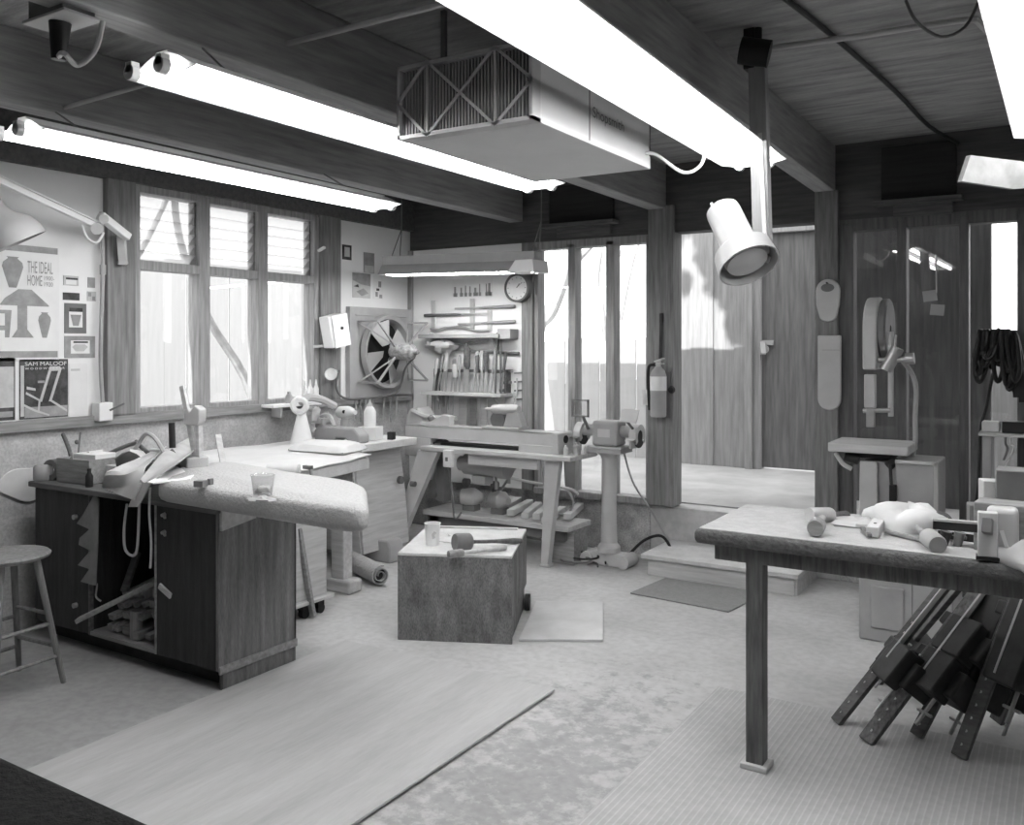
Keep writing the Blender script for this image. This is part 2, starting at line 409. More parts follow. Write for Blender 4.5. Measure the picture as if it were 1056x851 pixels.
xs3 = [(-1.36,-1.265),(-.985,-.925),(-.605,-.55),(-.275,-.2),(.08,.14),(.43,.49),(.8,.9),(1.5,1.6),(2.3,2.4),(3.1,3.2)]
for x0, x1 in xs3: mb.box(x0, x1, YB-.025, YB+.1, .44, 2.5)
obj('window_frame', mb, M['darkframe'], w3, .004)
for i in range(len(xs3)-1):
    obj('pane', MB().box(xs3[i][1], xs3[i+1][0], YB+.04, YB+.046, .46, 2.45), M['glass'], w3)
# open clerestory vents above the back windows: dark flap with a projecting ledge
def vent(x0, x1, z0, z1, label):
    t = thing('vent_hatch', label, 'vent', ((x0+x1)/2, YB-.03, z0))
    mb = MB().box(x0+.04, x1-.04, YB-.045, YB-.02, z0, z1)
    obj('flap', mb, M['ventm'], t, .003)
    obj('ledge', MB().box(x0, x1, YB-.13, YB-.02, z0-.03, z0), M['dwood'], t, .003)
    obj('batten', MB().box(x0+.12, x1-.06, YB-.06, YB-.02, z0-.11, z0-.03), M['dwood'], t, .003)
vent(-3.72, -3.05, 2.66, 2.98, 'dark vent flap with a ledge above the three tall panes')
vent(-1.12, -.58, 2.63, 3.0, 'dark vent flap with a ledge above the bandsaw windows')

# ============================================================ OUTSIDE
struct('floor', MB().box(-14, 10, YB+.2, 30, .2, .41), M['ground'], label='dusty yard outside')
struct('floor', MB().box(-14, XL-.2, -6, YB+.2, -.2, .0), M['ground'], label='ground outside the left window')
# the entrance wall opposite the doorway
YF = 8.9
ent = thing('entrance_wall', 'tall upright cedar boards facing the doorway with sunlit patches', 'wall', (-2.9, YF, .41))
for k, (x0, x1, g) in enumerate(((-3.62,-3.36,.02),(-3.37,-3.12,0),(-3.13,-2.89,.02),(-2.90,-2.76,0))):
    obj('board', MB().box(x0, x1, YF+g, YF+g+.03, .41, 3.4), M['outwall'], ent, .004)
obj('corner_board', MB().box(-2.77, -2.7, YF-.06, YF+.05, .41, 3.4), M['outwall'], ent, .004)
d1 = sthing('door_1', (-2.4, YF, .41)); d1['label'] = 'plain wooden entrance door across the yard'
mb = MB().box(-2.70, -2.62, YF-.02, YF+.12, .41, 2.86).box(-2.02, -1.94, YF-.02, YF+.12, .41, 2.86).box(-2.70, -1.94, YF-.04, YF+.12, 2.78, 2.95)
obj('door_frame', mb, M['outwall'], d1, .004)
obj('door_panel', MB().box(-2.62, -2.02, YF+.03, YF+.075, .43, 2.78), M['outdoor'], d1, .003)
hp = wy(786,353,YF)
mb = MB().box(hp.x-.05, hp.x+.11, YF+.0, YF+.03, hp.z-.03, hp.z+.02).bar((hp.x,YF,hp.z),(hp.x+.03,YF-.06,hp.z-.12),.05,.03).cyl((hp.x+.03,YF-.02,hp.z-.07),(hp.x+.03,YF+.0,hp.z-.07),.04)
pn_ = [q for q in bpy.data.objects if q.parent == d1 and q.name.startswith('door_panel')][0]
obj('padlock', mb, M['grey'], pn_, .003)
obj('key_strap', MB().bar((hp.x-.02,YF-.01,hp.z-.12),(hp.x-.04,YF-.01,hp.z-.32),.03,.012), M['black'], pn_)
struct('wall_back', MB().box(-1.94, -1.2, YF-.02, YF+.1, .41, 3.4), M['darkout'], label='dark boarding right of the entrance door')
# a dark outbuilding close behind the bandsaw windows
a = wy(1022, 300, 7.5).x
struct('wall_back', MB().box(-1.72, a, 7.5, 7.6, .41, 3.5), M['darkout'], label='dark outbuilding wall outside the bandsaw windows')
def fence(p0, p1, z0, z1, n, label, m):
    p0 = V(p0); p1 = V(p1); t = thing('board_fence', label, 'fence', (p0+p1)/2)
    d = (p1-p0)/n; nn = V((-d.y,d.x,0)).normalized()
    for k in range(n):
        a_ = p0+d*(k+.02); b_ = p0+d*(k+.98); off = nn*(.012 if k % 2 else 0)
        zt = z1+random.uniform(-.03,.03)
        obj('board', MB().obox(((a_+b_)/2+off)*1+V((0,0,(z0+zt)/2)), (b_-a_)/2, nn*.012, (0,0,(zt-z0)/2)), m, t)
    return t
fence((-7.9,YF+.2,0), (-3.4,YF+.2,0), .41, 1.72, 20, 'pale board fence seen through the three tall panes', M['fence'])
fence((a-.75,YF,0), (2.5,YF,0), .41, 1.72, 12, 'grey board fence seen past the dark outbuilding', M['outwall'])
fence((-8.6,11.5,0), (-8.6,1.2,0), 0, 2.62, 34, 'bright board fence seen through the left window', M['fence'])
def tree(name, label, base, pts_list, r, leafs=None):
    t = thing(name, label, 'tree', base)
    mb = MB()
    for pts, r0, r1 in pts_list: mb.tube(pts, r0, 8, 5, r1)
    obj('trunk', mb, M['bark'], t)
    if leafs:
        mb = MB(); rnd = random.Random(3)
        for c, rad, n in leafs:
            for k in range(n):
                q = V((rnd.gauss(0,1),rnd.gauss(0,1),rnd.gauss(0,1))).normalized()*rad*rnd.random()**.4+V(c)
                u = V((rnd.gauss(0,1),rnd.gauss(0,1),rnd.gauss(0,1))).normalized()*.085; v = u.orthogonal().normalized()*.04
                mb.raw([q-u, q+v, q+u, q-v], [(0,1,2,3)])
        obj('foliage', mb, M['leaf'], t)['kind'] = 'stuff'
X = -6.3
tree('bare_tree', 'pale bare branches behind the left window', (X,4.2,0), [
 ([(X,4.35,0),(X,4.3,1.2),(X,4.1,1.9),(X,3.7,2.5),(X-.1,3.3,3.2)], .05, .03),
 ([(X,4.1,1.9),(X,4.5,2.5),(X,4.8,3.1)], .03, .015), ([(X-.1,3.9,2.2),(X-.1,4.2,2.6),(X,4.3,3.2)], .02, .01),
 ([(X+.1,5.7,0),(X+.1,5.5,1.2),(X,5.1,1.9),(X,4.8,2.6),(X,4.75,3.3)], .045, .025)], .05)
tq = lambda px, py: wy(px, py, 10.2)
tree('leaning_tree', 'leaning pale tree trunk behind the first tall pane', (tq(556,350).x,10.2,.41), [
 ([V((tq(540,400).x,10.2,.41)),tq(552,345),tq(567,322),tq(580,290),tq(586,262),tq(592,225)], .13, .07),
 ([tq(580,290),tq(596,268),tq(612,250),tq(622,225)], .05, .03), ([V((tq(622,400).x,10.4,.41)),tq(622,330),tq(616,290),tq(620,250),tq(612,220)], .05, .02),
 ([tq(640,330),tq(648,290),tq(655,262),tq(664,240)], .03, .012),([tq(650,285),tq(640,262),tq(636,240)], .02, .01)], .05)
tree('leafy_bush', 'dark leafy bush behind the fence by the third pane', (-3.9,9.9,.41), [([(-3.9,9.9,.41),(-3.9,9.9,1.5)],.05,.03)], .05,
     [((-3.62,9.8,1.75),.34,240)])
tree('unseen_shade_tree', 'unseen leafy tree over the roof, its foliage shaped around the sun patches', (-4.6,-4.5,0), [([(-4.6,-4.5,0),(-4.5,-3.5,3.5),(-3.6,0,5.2),(-2.6,4.0,6.0)],.2,.05)], .05,
     [((-2.75,4.4,6.3),.80,3600), ((-3.42,4.4,5.9),.17,260), ((-3.45,4.4,6.62),.46,1300), ((-4.05,4.4,6.34),.07,60), ((-4.15,4.4,7.15),.28,500), ((-2.75,4.4,5.6),.55,1100), ((-4.35,4.4,6.0),.10,60)])  # unseen canopy; clumps placed to cut the sun into patches on the entrance wall
# ============================================================ LIGHTS AND CEILING THINGS
def fluorescent(label, X, y0, y1, z, w=.22, ztop=2.72, nt=2, hx=0.0):
    t = thing('fluorescent_light', label, 'light', (X, (y0+y1)/2, z), 'fluorescent strip lights under the beams')
    h = w/2; th = .004
    prof = [(-h,0),(-.06,.036),(.06,.036),(h,0),(h,.005),(.06,.041),(.03,.041),(.03,.07),(-.03,.07),(-.03,.041),(-.06,.041),(-h,.005)]
    obj('reflector', MB().prism(prof, (X,y0+.08,z), (1,0,0), (0,0,1), (0,y1-y0-.12,0)), M['enamel'], t)
    for y in (y0+.078, y1-.046):
        obj('end_plate', MB().prism([(-h*.98,0.0),(-.08,.045),(-.04,.06),(.04,.06),(.08,.045),(h*.98,.0),(.06,-.018),(-.06,-.018)], (X,y,z), (1,0,0), (0,0,1), (0,.008,0)), M['enamel'], t)
    for dx in ((-.45*h,.45*h) if nt == 2 else (0,)):
        obj('tube', MB().cyl((X+dx,y0+.04,z-.004),(X+dx,y1-.04,z-.004),.019,n=12), M['tube'], t)
        for y, s in ((y0+.01,1),(y1-.01,-1)):
            obj('lamp_holder', MB().cyl((X+dx,y,z-.004),(X+dx,y+.03*s,z-.004),.026,n=12).box(X+dx-.016,X+dx+.016,min(y,y+.03*s),max(y,y+.03*s),z-.004,z+.03), M['socket'], t)
    for y in (y0+.35, y1-.35):
        obj('hanger', MB().cyl((X,y,z+.07),(hx,y,ztop),.004), M['dgrey'], t)
    return t
fluorescent('long bright strip light nearest the left window, under the first beam', -3.755, 2.0, 4.44, 2.55, .34, 2.73, hx=-3.96)
fluorescent('bright strip light hanging from the second beam, its end caps showing', -2.525, 1.78, 4.35, 2.55, .34, 2.73, hx=-2.66)
fluorescent('widest bright strip light crossing the top centre, right of the air filter', -1.27, 1.65, 4.36, 2.55, .32, 2.79, hx=-1.39).rotation_euler = (0,0,.03)
fluorescent('bright strip light cut off by the top right corner', -.03, 1.9, 4.45, 2.55, .34, 2.78, hx=-.03)
# workshop air filter
fx0, fx1, fy0, fy1, fz0, fz1 = -2.335, -1.69, 2.84, 3.94, 2.495, 2.795
t = thing('air_filter', 'grey box air cleaner with pleated filter end hung from the ceiling', 'air cleaner', (-2.01, 3.39, fz0))
obj('body', MB().box(fx0, fx1, fy0+.06, fy1, fz0, fz1), M['filt'], t, .004)
mb = MB()
for k in range(40):
    x = fx0+.02+k*(fx1-fx0-.04)/39
    mb.box(x-.0035, x+.0035, fy0+.012, fy0+.06, fz0+.02, fz1-.02)
mb.box(fx0+.01, fx1-.01, fy0+.05, fy0+.06, fz0+.01, fz1-.01)
obj('filter_pleats', mb, M['grey'], t)
mb = MB(); y = fy0
for a_, b_ in ((fz0,fz0+.016),(fz1-.016,fz1)): mb.box(fx0, fx1, y-.004, y+.06, a_, b_)
for a_, b_ in ((fx0,fx0+.014),(fx1-.014,fx1)): mb.box(a_, b_, y-.004, y+.06, fz0, fz1)
W_ = fx1-fx0; q1, q2 = fx0+.235*W_, fx0+.74*W_
for x in (q1, q2): mb.box(x-.006, x+.006, y-.003, y+.006, fz0, fz1)
zm = (fz0+fz1)/2
segs = [((fx0,zm),(q1,fz1)),((fx0,zm),(q1,fz0)),((q1,fz1),(q2,fz0)),((q1,fz0),(q2,fz1)),((q2,fz1),(fx1,zm)),((q2,fz0),(fx1,zm))]
for (xa,za),(xb,zb) in segs: mb.bar((xa,y,za),(xb,y,zb),.012,.008,(0,1,0))
obj('filter_frame', mb, M['lgrey'], t)
obj('panel_seam', MB().box(fx1-.001, fx1+.002, 3.30, 3.306, fz0+.01, fz1-.01).box(fx1-.001, fx1+.002, fy1-.014, fy1-.004, fz0+.06, fz1), M['dgrey'], t)
la, lb = wx(611,112,fx1), wx(643,124,fx1)
lettering('Shopsmith', (fx1+.002, la.y, la.z-.05), (0,1,0), (0,0,1), lb.y-la.y, .06, M['dgrey'], t)
for y in (3.0, 3.8):
    for x in (fx0+.1, fx1-.12): obj('hanger', MB().box(x,x+.02,y,y+.02,fz1,ZC), M['dgrey'], t)
p = V((fx1+.0, 3.88, 2.56))
obj('power_cord', MB().tube([p,p+V((.05,.02,-.01)),p+V((.15,.1,-.09)),p+V((.23,.13,-.05)),p+V((.235,.13,.06)),p+V((.19,.1,.16))], .008), M['white'], t)
# conduits on the ceiling
def pipe(name, label, pts, r, m, cat='pipe', steps=4):
    return tag(obj(name, MB().tube(pts, r, 8, steps), m), label, cat)
pq = [gp(30,114,2.76), gp(152,87,2.80)]; yq = (pq[0].y+pq[1].y)/2
pipe('electrical_conduit', 'thin pale conduit running between the first and second beams', [(-4.0,yq,2.76),(-3.3,yq,2.775),(-2.75,yq,2.79)], .011, M['lgrey'])
pq = gp(300,44,2.86)
pipe('electrical_conduit', 'thin pale conduit running between the second and third beams', [(-2.72,pq.y,2.86),(-2.1,pq.y,2.86),(-1.45,pq.y,2.86)], .012, M['lgrey'])
pipe('electrical_conduit', 'dark conduit running along the ceiling planks at the right', [(-1.1,2.6,ZC-.02),(-.92,3.9,ZC-.02),(-.8,5.2,ZC-.02),(-.74,6.1,ZC-.03),(-.6,6.38,ZC-.1)], .012, M['blk2'])
pc = gp(776, 52, ZC-.05)
pipe('electrical_conduit', 'pale conduit from the hanging spotlight to the right strip light', [pc, gp(880,38,ZC-.05), gp(992,21,ZC-.05), gp(1012,26,ZC-.06), gp(1030,45,ZC-.1)], .014, M['lgrey'], steps=3)
pipe('electrical_cable', 'thin cable looping below the ceiling at the top right', [gp(934,0,3.0)+V((0,0,0)), gp(945,22,2.9), gp(970,38,2.86), gp(995,28,2.9), gp(1010,0,3.0)], .006, M['dgrey'], 'cable')
# ceiling outlet with plug and cord, top left
t = thing('ceiling_outlet', 'dark outlet box with plug and looped cord at the top left', 'outlet', gp(62,25,2.7))
p = gp(62,14,2.74)
obj('outlet_box', MB().box(p.x-.1,p.x+.1,p.y-.05,p.y+.06,p.z-.02,ZC), M['dgrey'], t, .004)
obj('cover_plate', MB().box(p.x-.12,p.x+.12,p.y-.06,p.y+.07,p.z-.03,p.z-.02), M['lgrey'], t, .003)
obj('plug', MB().cyl((p.x,p.y,p.z-.03),(p.x-.01,p.y+.0,p.z-.15),.035,.022), M['black'], t)
q = gp(64,42,2.6); 
obj('cord', MB().tube([(p.x-.01,p.y,p.z-.14),gp(66,55,2.58),gp(80,67,2.56),gp(98,52,2.6),gp(106,22,2.7)], .009), M['lgrey'], t)
# hanging spotlight on a wooden arm
t = thing('hanging_spotlight', 'white can spotlight on a pale wooden arm hung from the ceiling', 'spotlight', (-1.05,3.9,2.1))
top = gp(781, 48, ZC-.08); dd = (top-O); 
def at_depth(px, py, Y): return wy(px, py, Y)
YS = top.y
bot = wy(786.5, 250, YS-.03)
up = (top-bot).normalized()
obj('arm', MB().bar(bot, top, .075, .05, (0,1,0)), M['arm'], t, .003)
obj('arm_strip', MB().bar(bot+V((.02,-.03,.0)), top+V((.02,-.03,-.35)), .018, .012, (0,1,0)), M['lgrey'], t)
obj('ceiling_bracket', MB().cyl(top+V((-.06,-.05,-.02)), top+V((.06,-.02,-.05)), .06).bar(top+V((-.03,0,-.1)), top+V((-.03,0,.08)), .05, .06).cyl(top+V((0,0,0)),top+V((0,0,.08)),.02), M['black'], t, .004)
hb = wy(772, 273, YS-.13); ht = wy(746, 219, YS-.02)
ax = (hb-ht); L_ = ax.length; ax.normalize()
c0 = ht
r = .098
prof = [(0,-.02),(.066,-.02),(.074,-.012),(.077,.01),(.078,.195),(.086,.21),(.112,.222),(.126,.235),(.134,.32),(.128,.32),(.12,.25),(.07,.2),(0,.18)]
hs = obj('lamp_head', MB().lathe(prof, c0-ax*.0, ax, 28), M['lampw'], t)
obj('bulb', MB().lathe([(0,.19),(.05,.2),(.08,.24),(.095,.27),(.09,.30),(0,.315)], c0-ax*.0, ax, 20), M['lgrey'], hs)
obj('terminal_pins', MB().cyl(c0-ax*.015+V((-.035,0,0)), c0-ax*.06+V((-.035,0,0)), .007).cyl(c0-ax*.015, c0-ax*.065, .010), M['lgrey'], hs)
obj('clamp', MB().bar(bot+V((-.14,0,-.0)), bot+V((.03,-.02,-.03)), .045, .05, (0,1,0)).cyl(bot+V((-.13,-.05,.0)), bot+V((-.13,.05,.0)), .03).bar(bot+V((-.03,0,-.05)), bot+V((.03,0,-.08)), .03,.03), M['steel'], t, .004)
# big white lampshade at the right edge
a1, a2, a3, a4 = gp(1001,160,2.36), gp(1100,172,2.36), gp(1060,196,2.26), gp(992,187,2.26)
t = thing('lamp_hood', 'pale flat-sided lamp hood poking in at the right edge', 'lamp', (a1+a3)/2)
nrm = (a2-a1).cross(a4-a1).normalized()
if nrm.y < 0: nrm = -nrm
mb = MB(); th = nrm*.02
mb.raw([a1,a2,gp(1100,190,2.26),gp(1046,195,2.255),a4, a1+th,a2+th,gp(1100,190,2.26)+th,gp(1046,195,2.255)+th,a4+th], [(0,1,2,3,4),(5,6,7,8,9),(0,1,6,5),(1,2,7,6),(2,3,8,7),(3,4,9,8),(4,0,5,9)])
obj('hood', mb, M['canvas'], t)
obj('back_plate', MB().raw([a1+th,a2+th,a2+V((0,.12,.0)),a1+V((.02,.12,0))],[(0,1,2,3)]), M['dgrey'], t)
obj('stem', MB().cyl(gp(1095,170,2.37), gp(1095,170,2.37)+V((0,.03,.14)), .012), M['dgrey'], t)
# shop light hung on chains above the tool board
z0, z1 = 2.205, 2.165
A = V((-4.74,5.62,2.23)); B = V((-3.30,5.62,2.195))
t = thing('hanging_shop_light', 'grey hooded shop light hung on chains above the tool board', 'shop light', (A+B)/2)
d = B-A
hood = [(-.11,0),(-.062,.075),(-.055,.08),(-.055,.15),(.055,.15),(.055,.08),(.062,.075),(.11,0),(.106,-.002),(.055,.07),(-.055,.07),(-.106,-.002)]
obj('hood', MB().prism(hood, A, (0,1,0), (0,0,1), d), M['grey'], t)
for dy in (-.035,.035): obj('tube', MB().cyl(A+V((.04,dy,.012)), B+V((-.02,dy,.012)), .018, n=12), M['tube2'], t)
obj('lamp_holder', MB().prism([(-.2,-.005),(-.13,.085),(.02,.085),(.03,-.005)], (B.x,5.51,B.z), (1,0,0), (0,0,1), (0,.22,0)), M['socket'], t, .004)
obj('lamp_holder', MB().box(A.x-.0,A.x+.03,5.54,5.70,A.z-.0,A.z+.04), M['socket'], t, .004)
for P_, zt in ((A+V((.1,0,.15)), 2.72), (B+V((-.02,0,.15)), 2.72)):
    mb = MB(); T = V((P_.x+.02,P_.y+.05,P_.z+.23))
    for dy in (-.05,.05): mb.tube([P_+V((0,dy,0)), T], .004, 6, 1)
    mb.tube([T, V((T.x,T.y,ZC))], .004, 6, 1)
    obj('chain', mb, M['dgrey'], t)

# ============================================================ LEFT WALL
XW = XL+.004
def flat(name, label, px0, py0, px1, py1, m, cat, parts=(), group=None, X=None, tilt=0):
    # a paper pinned flat on the left wall between two measured corners; parts: (u0,v0,u1,v1 | list of pts, material)
    X = XW if X is None else X
    a_ = wx(px0, py0, X); b_ = wx(px1, py1, X); wd = b_.y-a_.y; ht = a_.z-b_.z
    mb = MB(); mats = [m]
    o = V((X, a_.y, b_.z)); u = V((0, wd, tilt*ht)); v = V((0, -tilt*wd, ht))
    mb.prism([(0,0),(1,0),(1,1),(0,1)], o-V((.003,0,0)), u, v, (.004,0,0))
    for k, (pts, pm) in enumerate(parts):
        if pm not in mats: mats.append(pm)
        mb.mi = mats.index(pm)
        if len(pts) == 4 and not isinstance(pts[0], tuple):
            u0,v0,u1,v1 = pts; pts = [(u0,v0),(u1,v0),(u1,v1),(u0,v1)]
        mb.poly([o+u*q[0]+v*q[1]+V((.0012+.0002*k,0,0)) for q in pts])
    ob = obj(name, mb, mats); tag(ob, label, cat, group)
    return ob, o, u, v
PD, PM, PL, PW = M['print_d'], M['print_m'], M['print_l'], M['paper']
def vase(cx, w, z0, z1):
    pr = [(.35,0),(.42,.06),(.75,.4),(1,.68),(.9,.82),(.5,.93),(.45,.96),(.6,1)]
    return [(cx+w*r_/2, z0+(z1-z0)*t_) for r_, t_ in pr]+[(cx-w*r_/2, z0+(z1-z0)*t_) for r_, t_ in pr[::-1]]
# exhibition poster: measured right edge x=60, from y 256 to 372 ; the frame edge cuts it at the left
pr = [((0,.93,.985,.985),PM),((0,.03,.985,.085),PM),(vase(.57,.19,.62,.88),PM),(vase(.86,.12,.20,.42),PM),
      ([(.63-.02,.47),(.90,.47),(.90,.48),(.74,.61),(.62,.61),(.50,.53),(.46,.48),(.46,.47)],PM),
      ([(.56,.2),(.76,.2),(.70,.27),(.70,.49),(.61,.49),(.61,.27)],PM),
      ([(.2,.2),(.24,.2),(.24,.26),(.5,.26),(.5,.2),(.54,.2),(.56,.43),(.2,.43)],PM),((.25,.30,.5,.40),PW),(vase(.2,.25,.60,.88),PL)]
a_ = wx(-55,250,XW); 
ob, o_, u_, v_ = flat('exhibition_poster', 'large pale poster of vases and a mushroom lamp with tall lettering', -58, 243, 61, 372, PW, 'poster', pr)
lettering('THE IDEAL', o_+u_*.70+v_*.755+V((.0045,0,0)), (0,1,0), (0,0,1), u_.length*.235, v_.length*.10, M['print_m'], ob)
lettering('HOME', o_+u_*.70+v_*.645+V((.0045,0,0)), (0,1,0), (0,0,1), u_.length*.135, v_.length*.09, M['print_m'], ob)
lettering('1900-\n1920', o_+u_*.855+v_*.645+V((.0045,0,0)), (0,1,0), (0,0,1), u_.length*.095, v_.length*.09, M['print_m'], ob)
ob, o_, u_, v_ = flat('landscape_poster', 'dark photographic poster cut off by the left edge, under the vase poster', -45, 369, 15.5, 433, PD, 'poster', [((.70,.2,.98,.85),PL),((.72,.05,.96,.14),PM)])
lin = lambda p, q, w_=.014: [(p[0]-w_,p[1]),(p[0]+w_,p[1]),(q[0]+w_,q[1]),(q[0]-w_,q[1])]
pr = [((.1,.02,.99,.2),PM),((.02,.05,.09,.9),PL),(lin((.42,.28),(.62,.82),.03),PL),(lin((.62,.28),(.84,.85),.03),PL),([(.60,.8),(.84,.8),(.83,.88),(.61,.88)],PL),
      ([(.12,.42),(.42,.28),(.43,.31),(.13,.46)],PL),([(.14,.50),(.32,.47),(.32,.51),(.14,.55)],PL),(lin((.38,.12),(.40,.3),.02),PL),
      ([(.08,.22),(.3,.12),(.6,.03),(.6,.06),(.3,.16),(.08,.26)],PL),([(.62,.28),(.98,.08),(.98,.12),(.63,.32)],PL),((.36,.6,.5,.64),PM)]
ob, o_, u_, v_ = flat('chair_poster', 'dark square poster showing a curved rocking chair under white lettering', 20, 371, 70, 429.5, PD, 'poster', pr)
lettering('SAM MALOOF', o_+u_*.1+v_*.895+V((.0055,0,0)), (0,1,0), (0,0,1), u_.length*.86, v_.length*.065, M['paper'], ob)
lettering('W O O D W O R K E R', o_+u_*.1+v_*.83+V((.0055,0,0)), (0,1,0), (0,0,1), u_.length*.82, v_.length*.035, M['paper'], ob)
flat('blank_note', 'pale blank sheet right of the rocking chair poster', 71, 375, 90, 429, PW, 'note', [((.1,.86,.6,.9),PL)])
flat('table_snapshot', 'small snapshot of a table, upper left of the little pinned group', 65.5, 284, 81, 295, PL, 'photograph', [((.15,.6,.95,.8),PD),((.15,.1,.85,.6),PW)])
flat('dark_snapshot', 'small dark slanting snapshot below the table snapshot', 65, 301.5, 82, 310, PD, 'photograph')
flat('tiny_snapshot', 'tiny grey oval snapshot at the right of the pinned group', 90.5, 286, 98, 297, PM, 'photograph')
flat('tiny_print', 'tiny mottled print below the grey oval snapshot', 90, 300.5, 99, 311, PL, 'photograph', [((.1,.5,.45,.9),PM),((.55,.1,.9,.5),PM)])
flat('vessel_picture', 'upright dark-bordered picture of a pale footed bowl', 66.5, 312.5, 89, 344, M['dgrey'], 'picture', [((.2,.2,.82,.85),PW),([(.38,.25),(.64,.25),(.76,.62),(.26,.62)],PM),((.2,.72,.82,.85),PD)])
flat('bowl_picture', 'wide grey-bordered picture of a bowl below the upright one', 66.5, 346.5, 98, 369, PM, 'picture', [((.2,.2,.82,.8),PW),([(.35,.3),(.62,.3),(.76,.5),(.66,.62),(.34,.62),(.24,.5)],PL),((.28,.68,.76,.76),PD)])
flat('framed_snapshot', 'small dark-framed snapshot highest on the corner wall', 353, 252, 362.5, 268.5, M['print_d'], 'photograph', [((.22,.2,.8,.85),PL)])
flat('grey_card', 'plain grey upright card pinned above two sketches', 375, 260, 386, 282, PM, 'card', [((.1,.02,.95,.36),PL)])
flat('leaf_print', 'larger mottled print of leaves on the corner wall', 363.5, 281, 382, 308, PL, 'print', [([(0,.7),(.5,.55),(1,.5),(1,1),(0,1)],PM),([(.2,.25),(.6,.4),(.9,.2),(.5,.08)],PM),([(.05,.45),(.3,.55),(.35,.42)],PD)])
flat('pale_sketch', 'pale sketch with dark dots right of the leaf print', 385, 283.5, 395, 309, PW, 'sketch', [((.5,.5,.8,.75),PM),((.2,.1,.45,.3),PM),((.6,.05,.9,.2),PM),((.3,.35,.6,.45),PD)])
# conduit and outlet on the left post
t = thing('wall_outlet', 'small white outlet box at the foot of a conduit by the left window post', 'outlet', wx(107,425,XL+.06))
p = wx(107, 425, XL+.07)
obj('outlet_box', MB().box(XL+.02,XL+.1,p.y-.05,p.y+.045,p.z-.055,p.z+.06), M['white'], t, .006)
obj('conduit', MB().tube([(XL+.06,p.y+.0,p.z+.05),(XL+.06,p.y-.015,p.z+.35),(XL+.06,p.y+.0,p.z+.9),(XL+.06,p.y-.01,p.z+1.25)], .013), M['grey'], t)
obj('coupling', MB().cyl((XL+.06,p.y+.0,p.z+.86),(XL+.06,p.y+.0,p.z+.92),.019), M['grey'], t)
obj('switch_lever', MB().bar((XL+.1,p.y+.02,p.z+.01),(XL+.13,p.y+.1,p.z+.05),.012,.012), M['dgrey'], t)
# swing-arm lamp
t = thing('swing_arm_lamp', 'white swing-arm lamp reaching over the posters from the left post', 'lamp', wx(126,268,XL+.1))
XA = XL+.22
b0 = wx(127,268,XL+.07); e0 = wx(127,242,XA); e1 = wx(103,224,XA+.04); e2 = wx(-4,180,XA+.25)
obj('wall_bracket', MB().bar(wx(127,272,XL+.09), wx(125,243,XL+.15), .05, .05).bar(wx(122,271,XL+.07), wx(131,271,XL+.07), .03,.02).bar(wx(126,244,XL+.1), e0, .03,.03), M['lgrey'], t, .004)
obj('short_arm', MB().bar(wx(132,245,XA), wx(103,222,XA+.02), .055, .045), M['white'], t, .005)
obj('long_arm', MB().bar(wx(101,234,XA+.04), wx(-6,184,XA+.25), .028, .03).bar(wx(101,229,XA+.04), wx(-6,178,XA+.25), .010, .01), M['white'], t, .003)
obj('elbow_cable', MB().tube([wx(85,232,XA+.04), wx(90,245,XA+.04), wx(100,250,XA+.04), wx(107,240,XA+.04)], .007), M['white'], t)
obj('elbow_joint', MB().cyl(wx(100,236,XA-.0), wx(100,236,XA+.09), .035).cyl(wx(107,226,XA),wx(107,226,XA+.08),.028), M['lgrey'], t)
sc = wx(-8, 212, XA+.25); sa = (wx(16, 252, XA+.30)-sc).normalized()
obj('shade', MB().lathe([(0,-.02),(.05,-.02),(.06,.03),(.07,.06),(.13,.11),(.155,.17),(.16,.22),(.152,.22),(.145,.17),(.12,.12),(.06,.07),(0,.06)], sc, (sa.x*.6,sa.y*.75,-.62), 28), M['lampw'], t)
obj('bulb', MB().lathe([(0,.06),(.02,.07),(.04,.12),(.045,.15),(.03,.19),(0,.2)], sc, (sa.x*.6,sa.y*.75,-.62), 14), M['white'], t)
obj('shade_stem', MB().tube([sc, sc+V((0,.0,.09)), wx(-4,184,XA+.25)], .012), M['dgrey'], t)
# little shelf at the window's right end and what stands on it
sh0, sh1 = wx(281,418,XL+.17), wx(331,414,XL+.17)
t = thing('window_shelf', 'narrow white shelf at the right foot of the left window', 'shelf', ((XL+.1),(sh0.y+sh1.y)/2,sh0.z-.02))
obj('board', MB().box(XL+.05,XL+.18,sh0.y,sh1.y,sh0.z-.022,sh0.z), M['white'], t, .003)
obj('bracket', MB().box(XL+.05,XL+.15,sh0.y+.1,sh0.y+.12,sh0.z-.1,sh0.z-.022), M['lgrey'], t)
zs = sh0.z
for px, lab in ((314,'slim white bottle, leftmost of three on the window shelf'),(320,'slim white bottle, middle of three on the window shelf'),(326,'slim white bottle, rightmost of three on the window shelf')):
    p = wx(px, 415, XL+.1)
    t = thing('slim_bottle', lab, 'bottle', (XL+.1,p.y,zs), 'white bottles on the window shelf')
    obj('body', MB().lathe([(0,0),(.02,0),(.021,.02),(.021,.1),(.012,.125),(.0,.125)], (XL+.1,p.y,zs), n=14), M['white'], t)
    obj('nozzle', MB().lathe([(.011,.123),(.009,.14),(.003,.175),(0,.176)], (XL+.1,p.y,zs), n=10), M['white'], t)
p = wx(298, 414, XL+.1)
tag(obj('round_jar', MB().lathe([(0,0),(.025,0),(.03,.03),(.024,.06),(.012,.075),(.014,.09),(0,.09)], (XL+.1,p.y,zs), n=16), M['grey']), 'small dark rounded jar at the left of the window shelf', 'jar')
p = wx(306, 415, XL+.1)
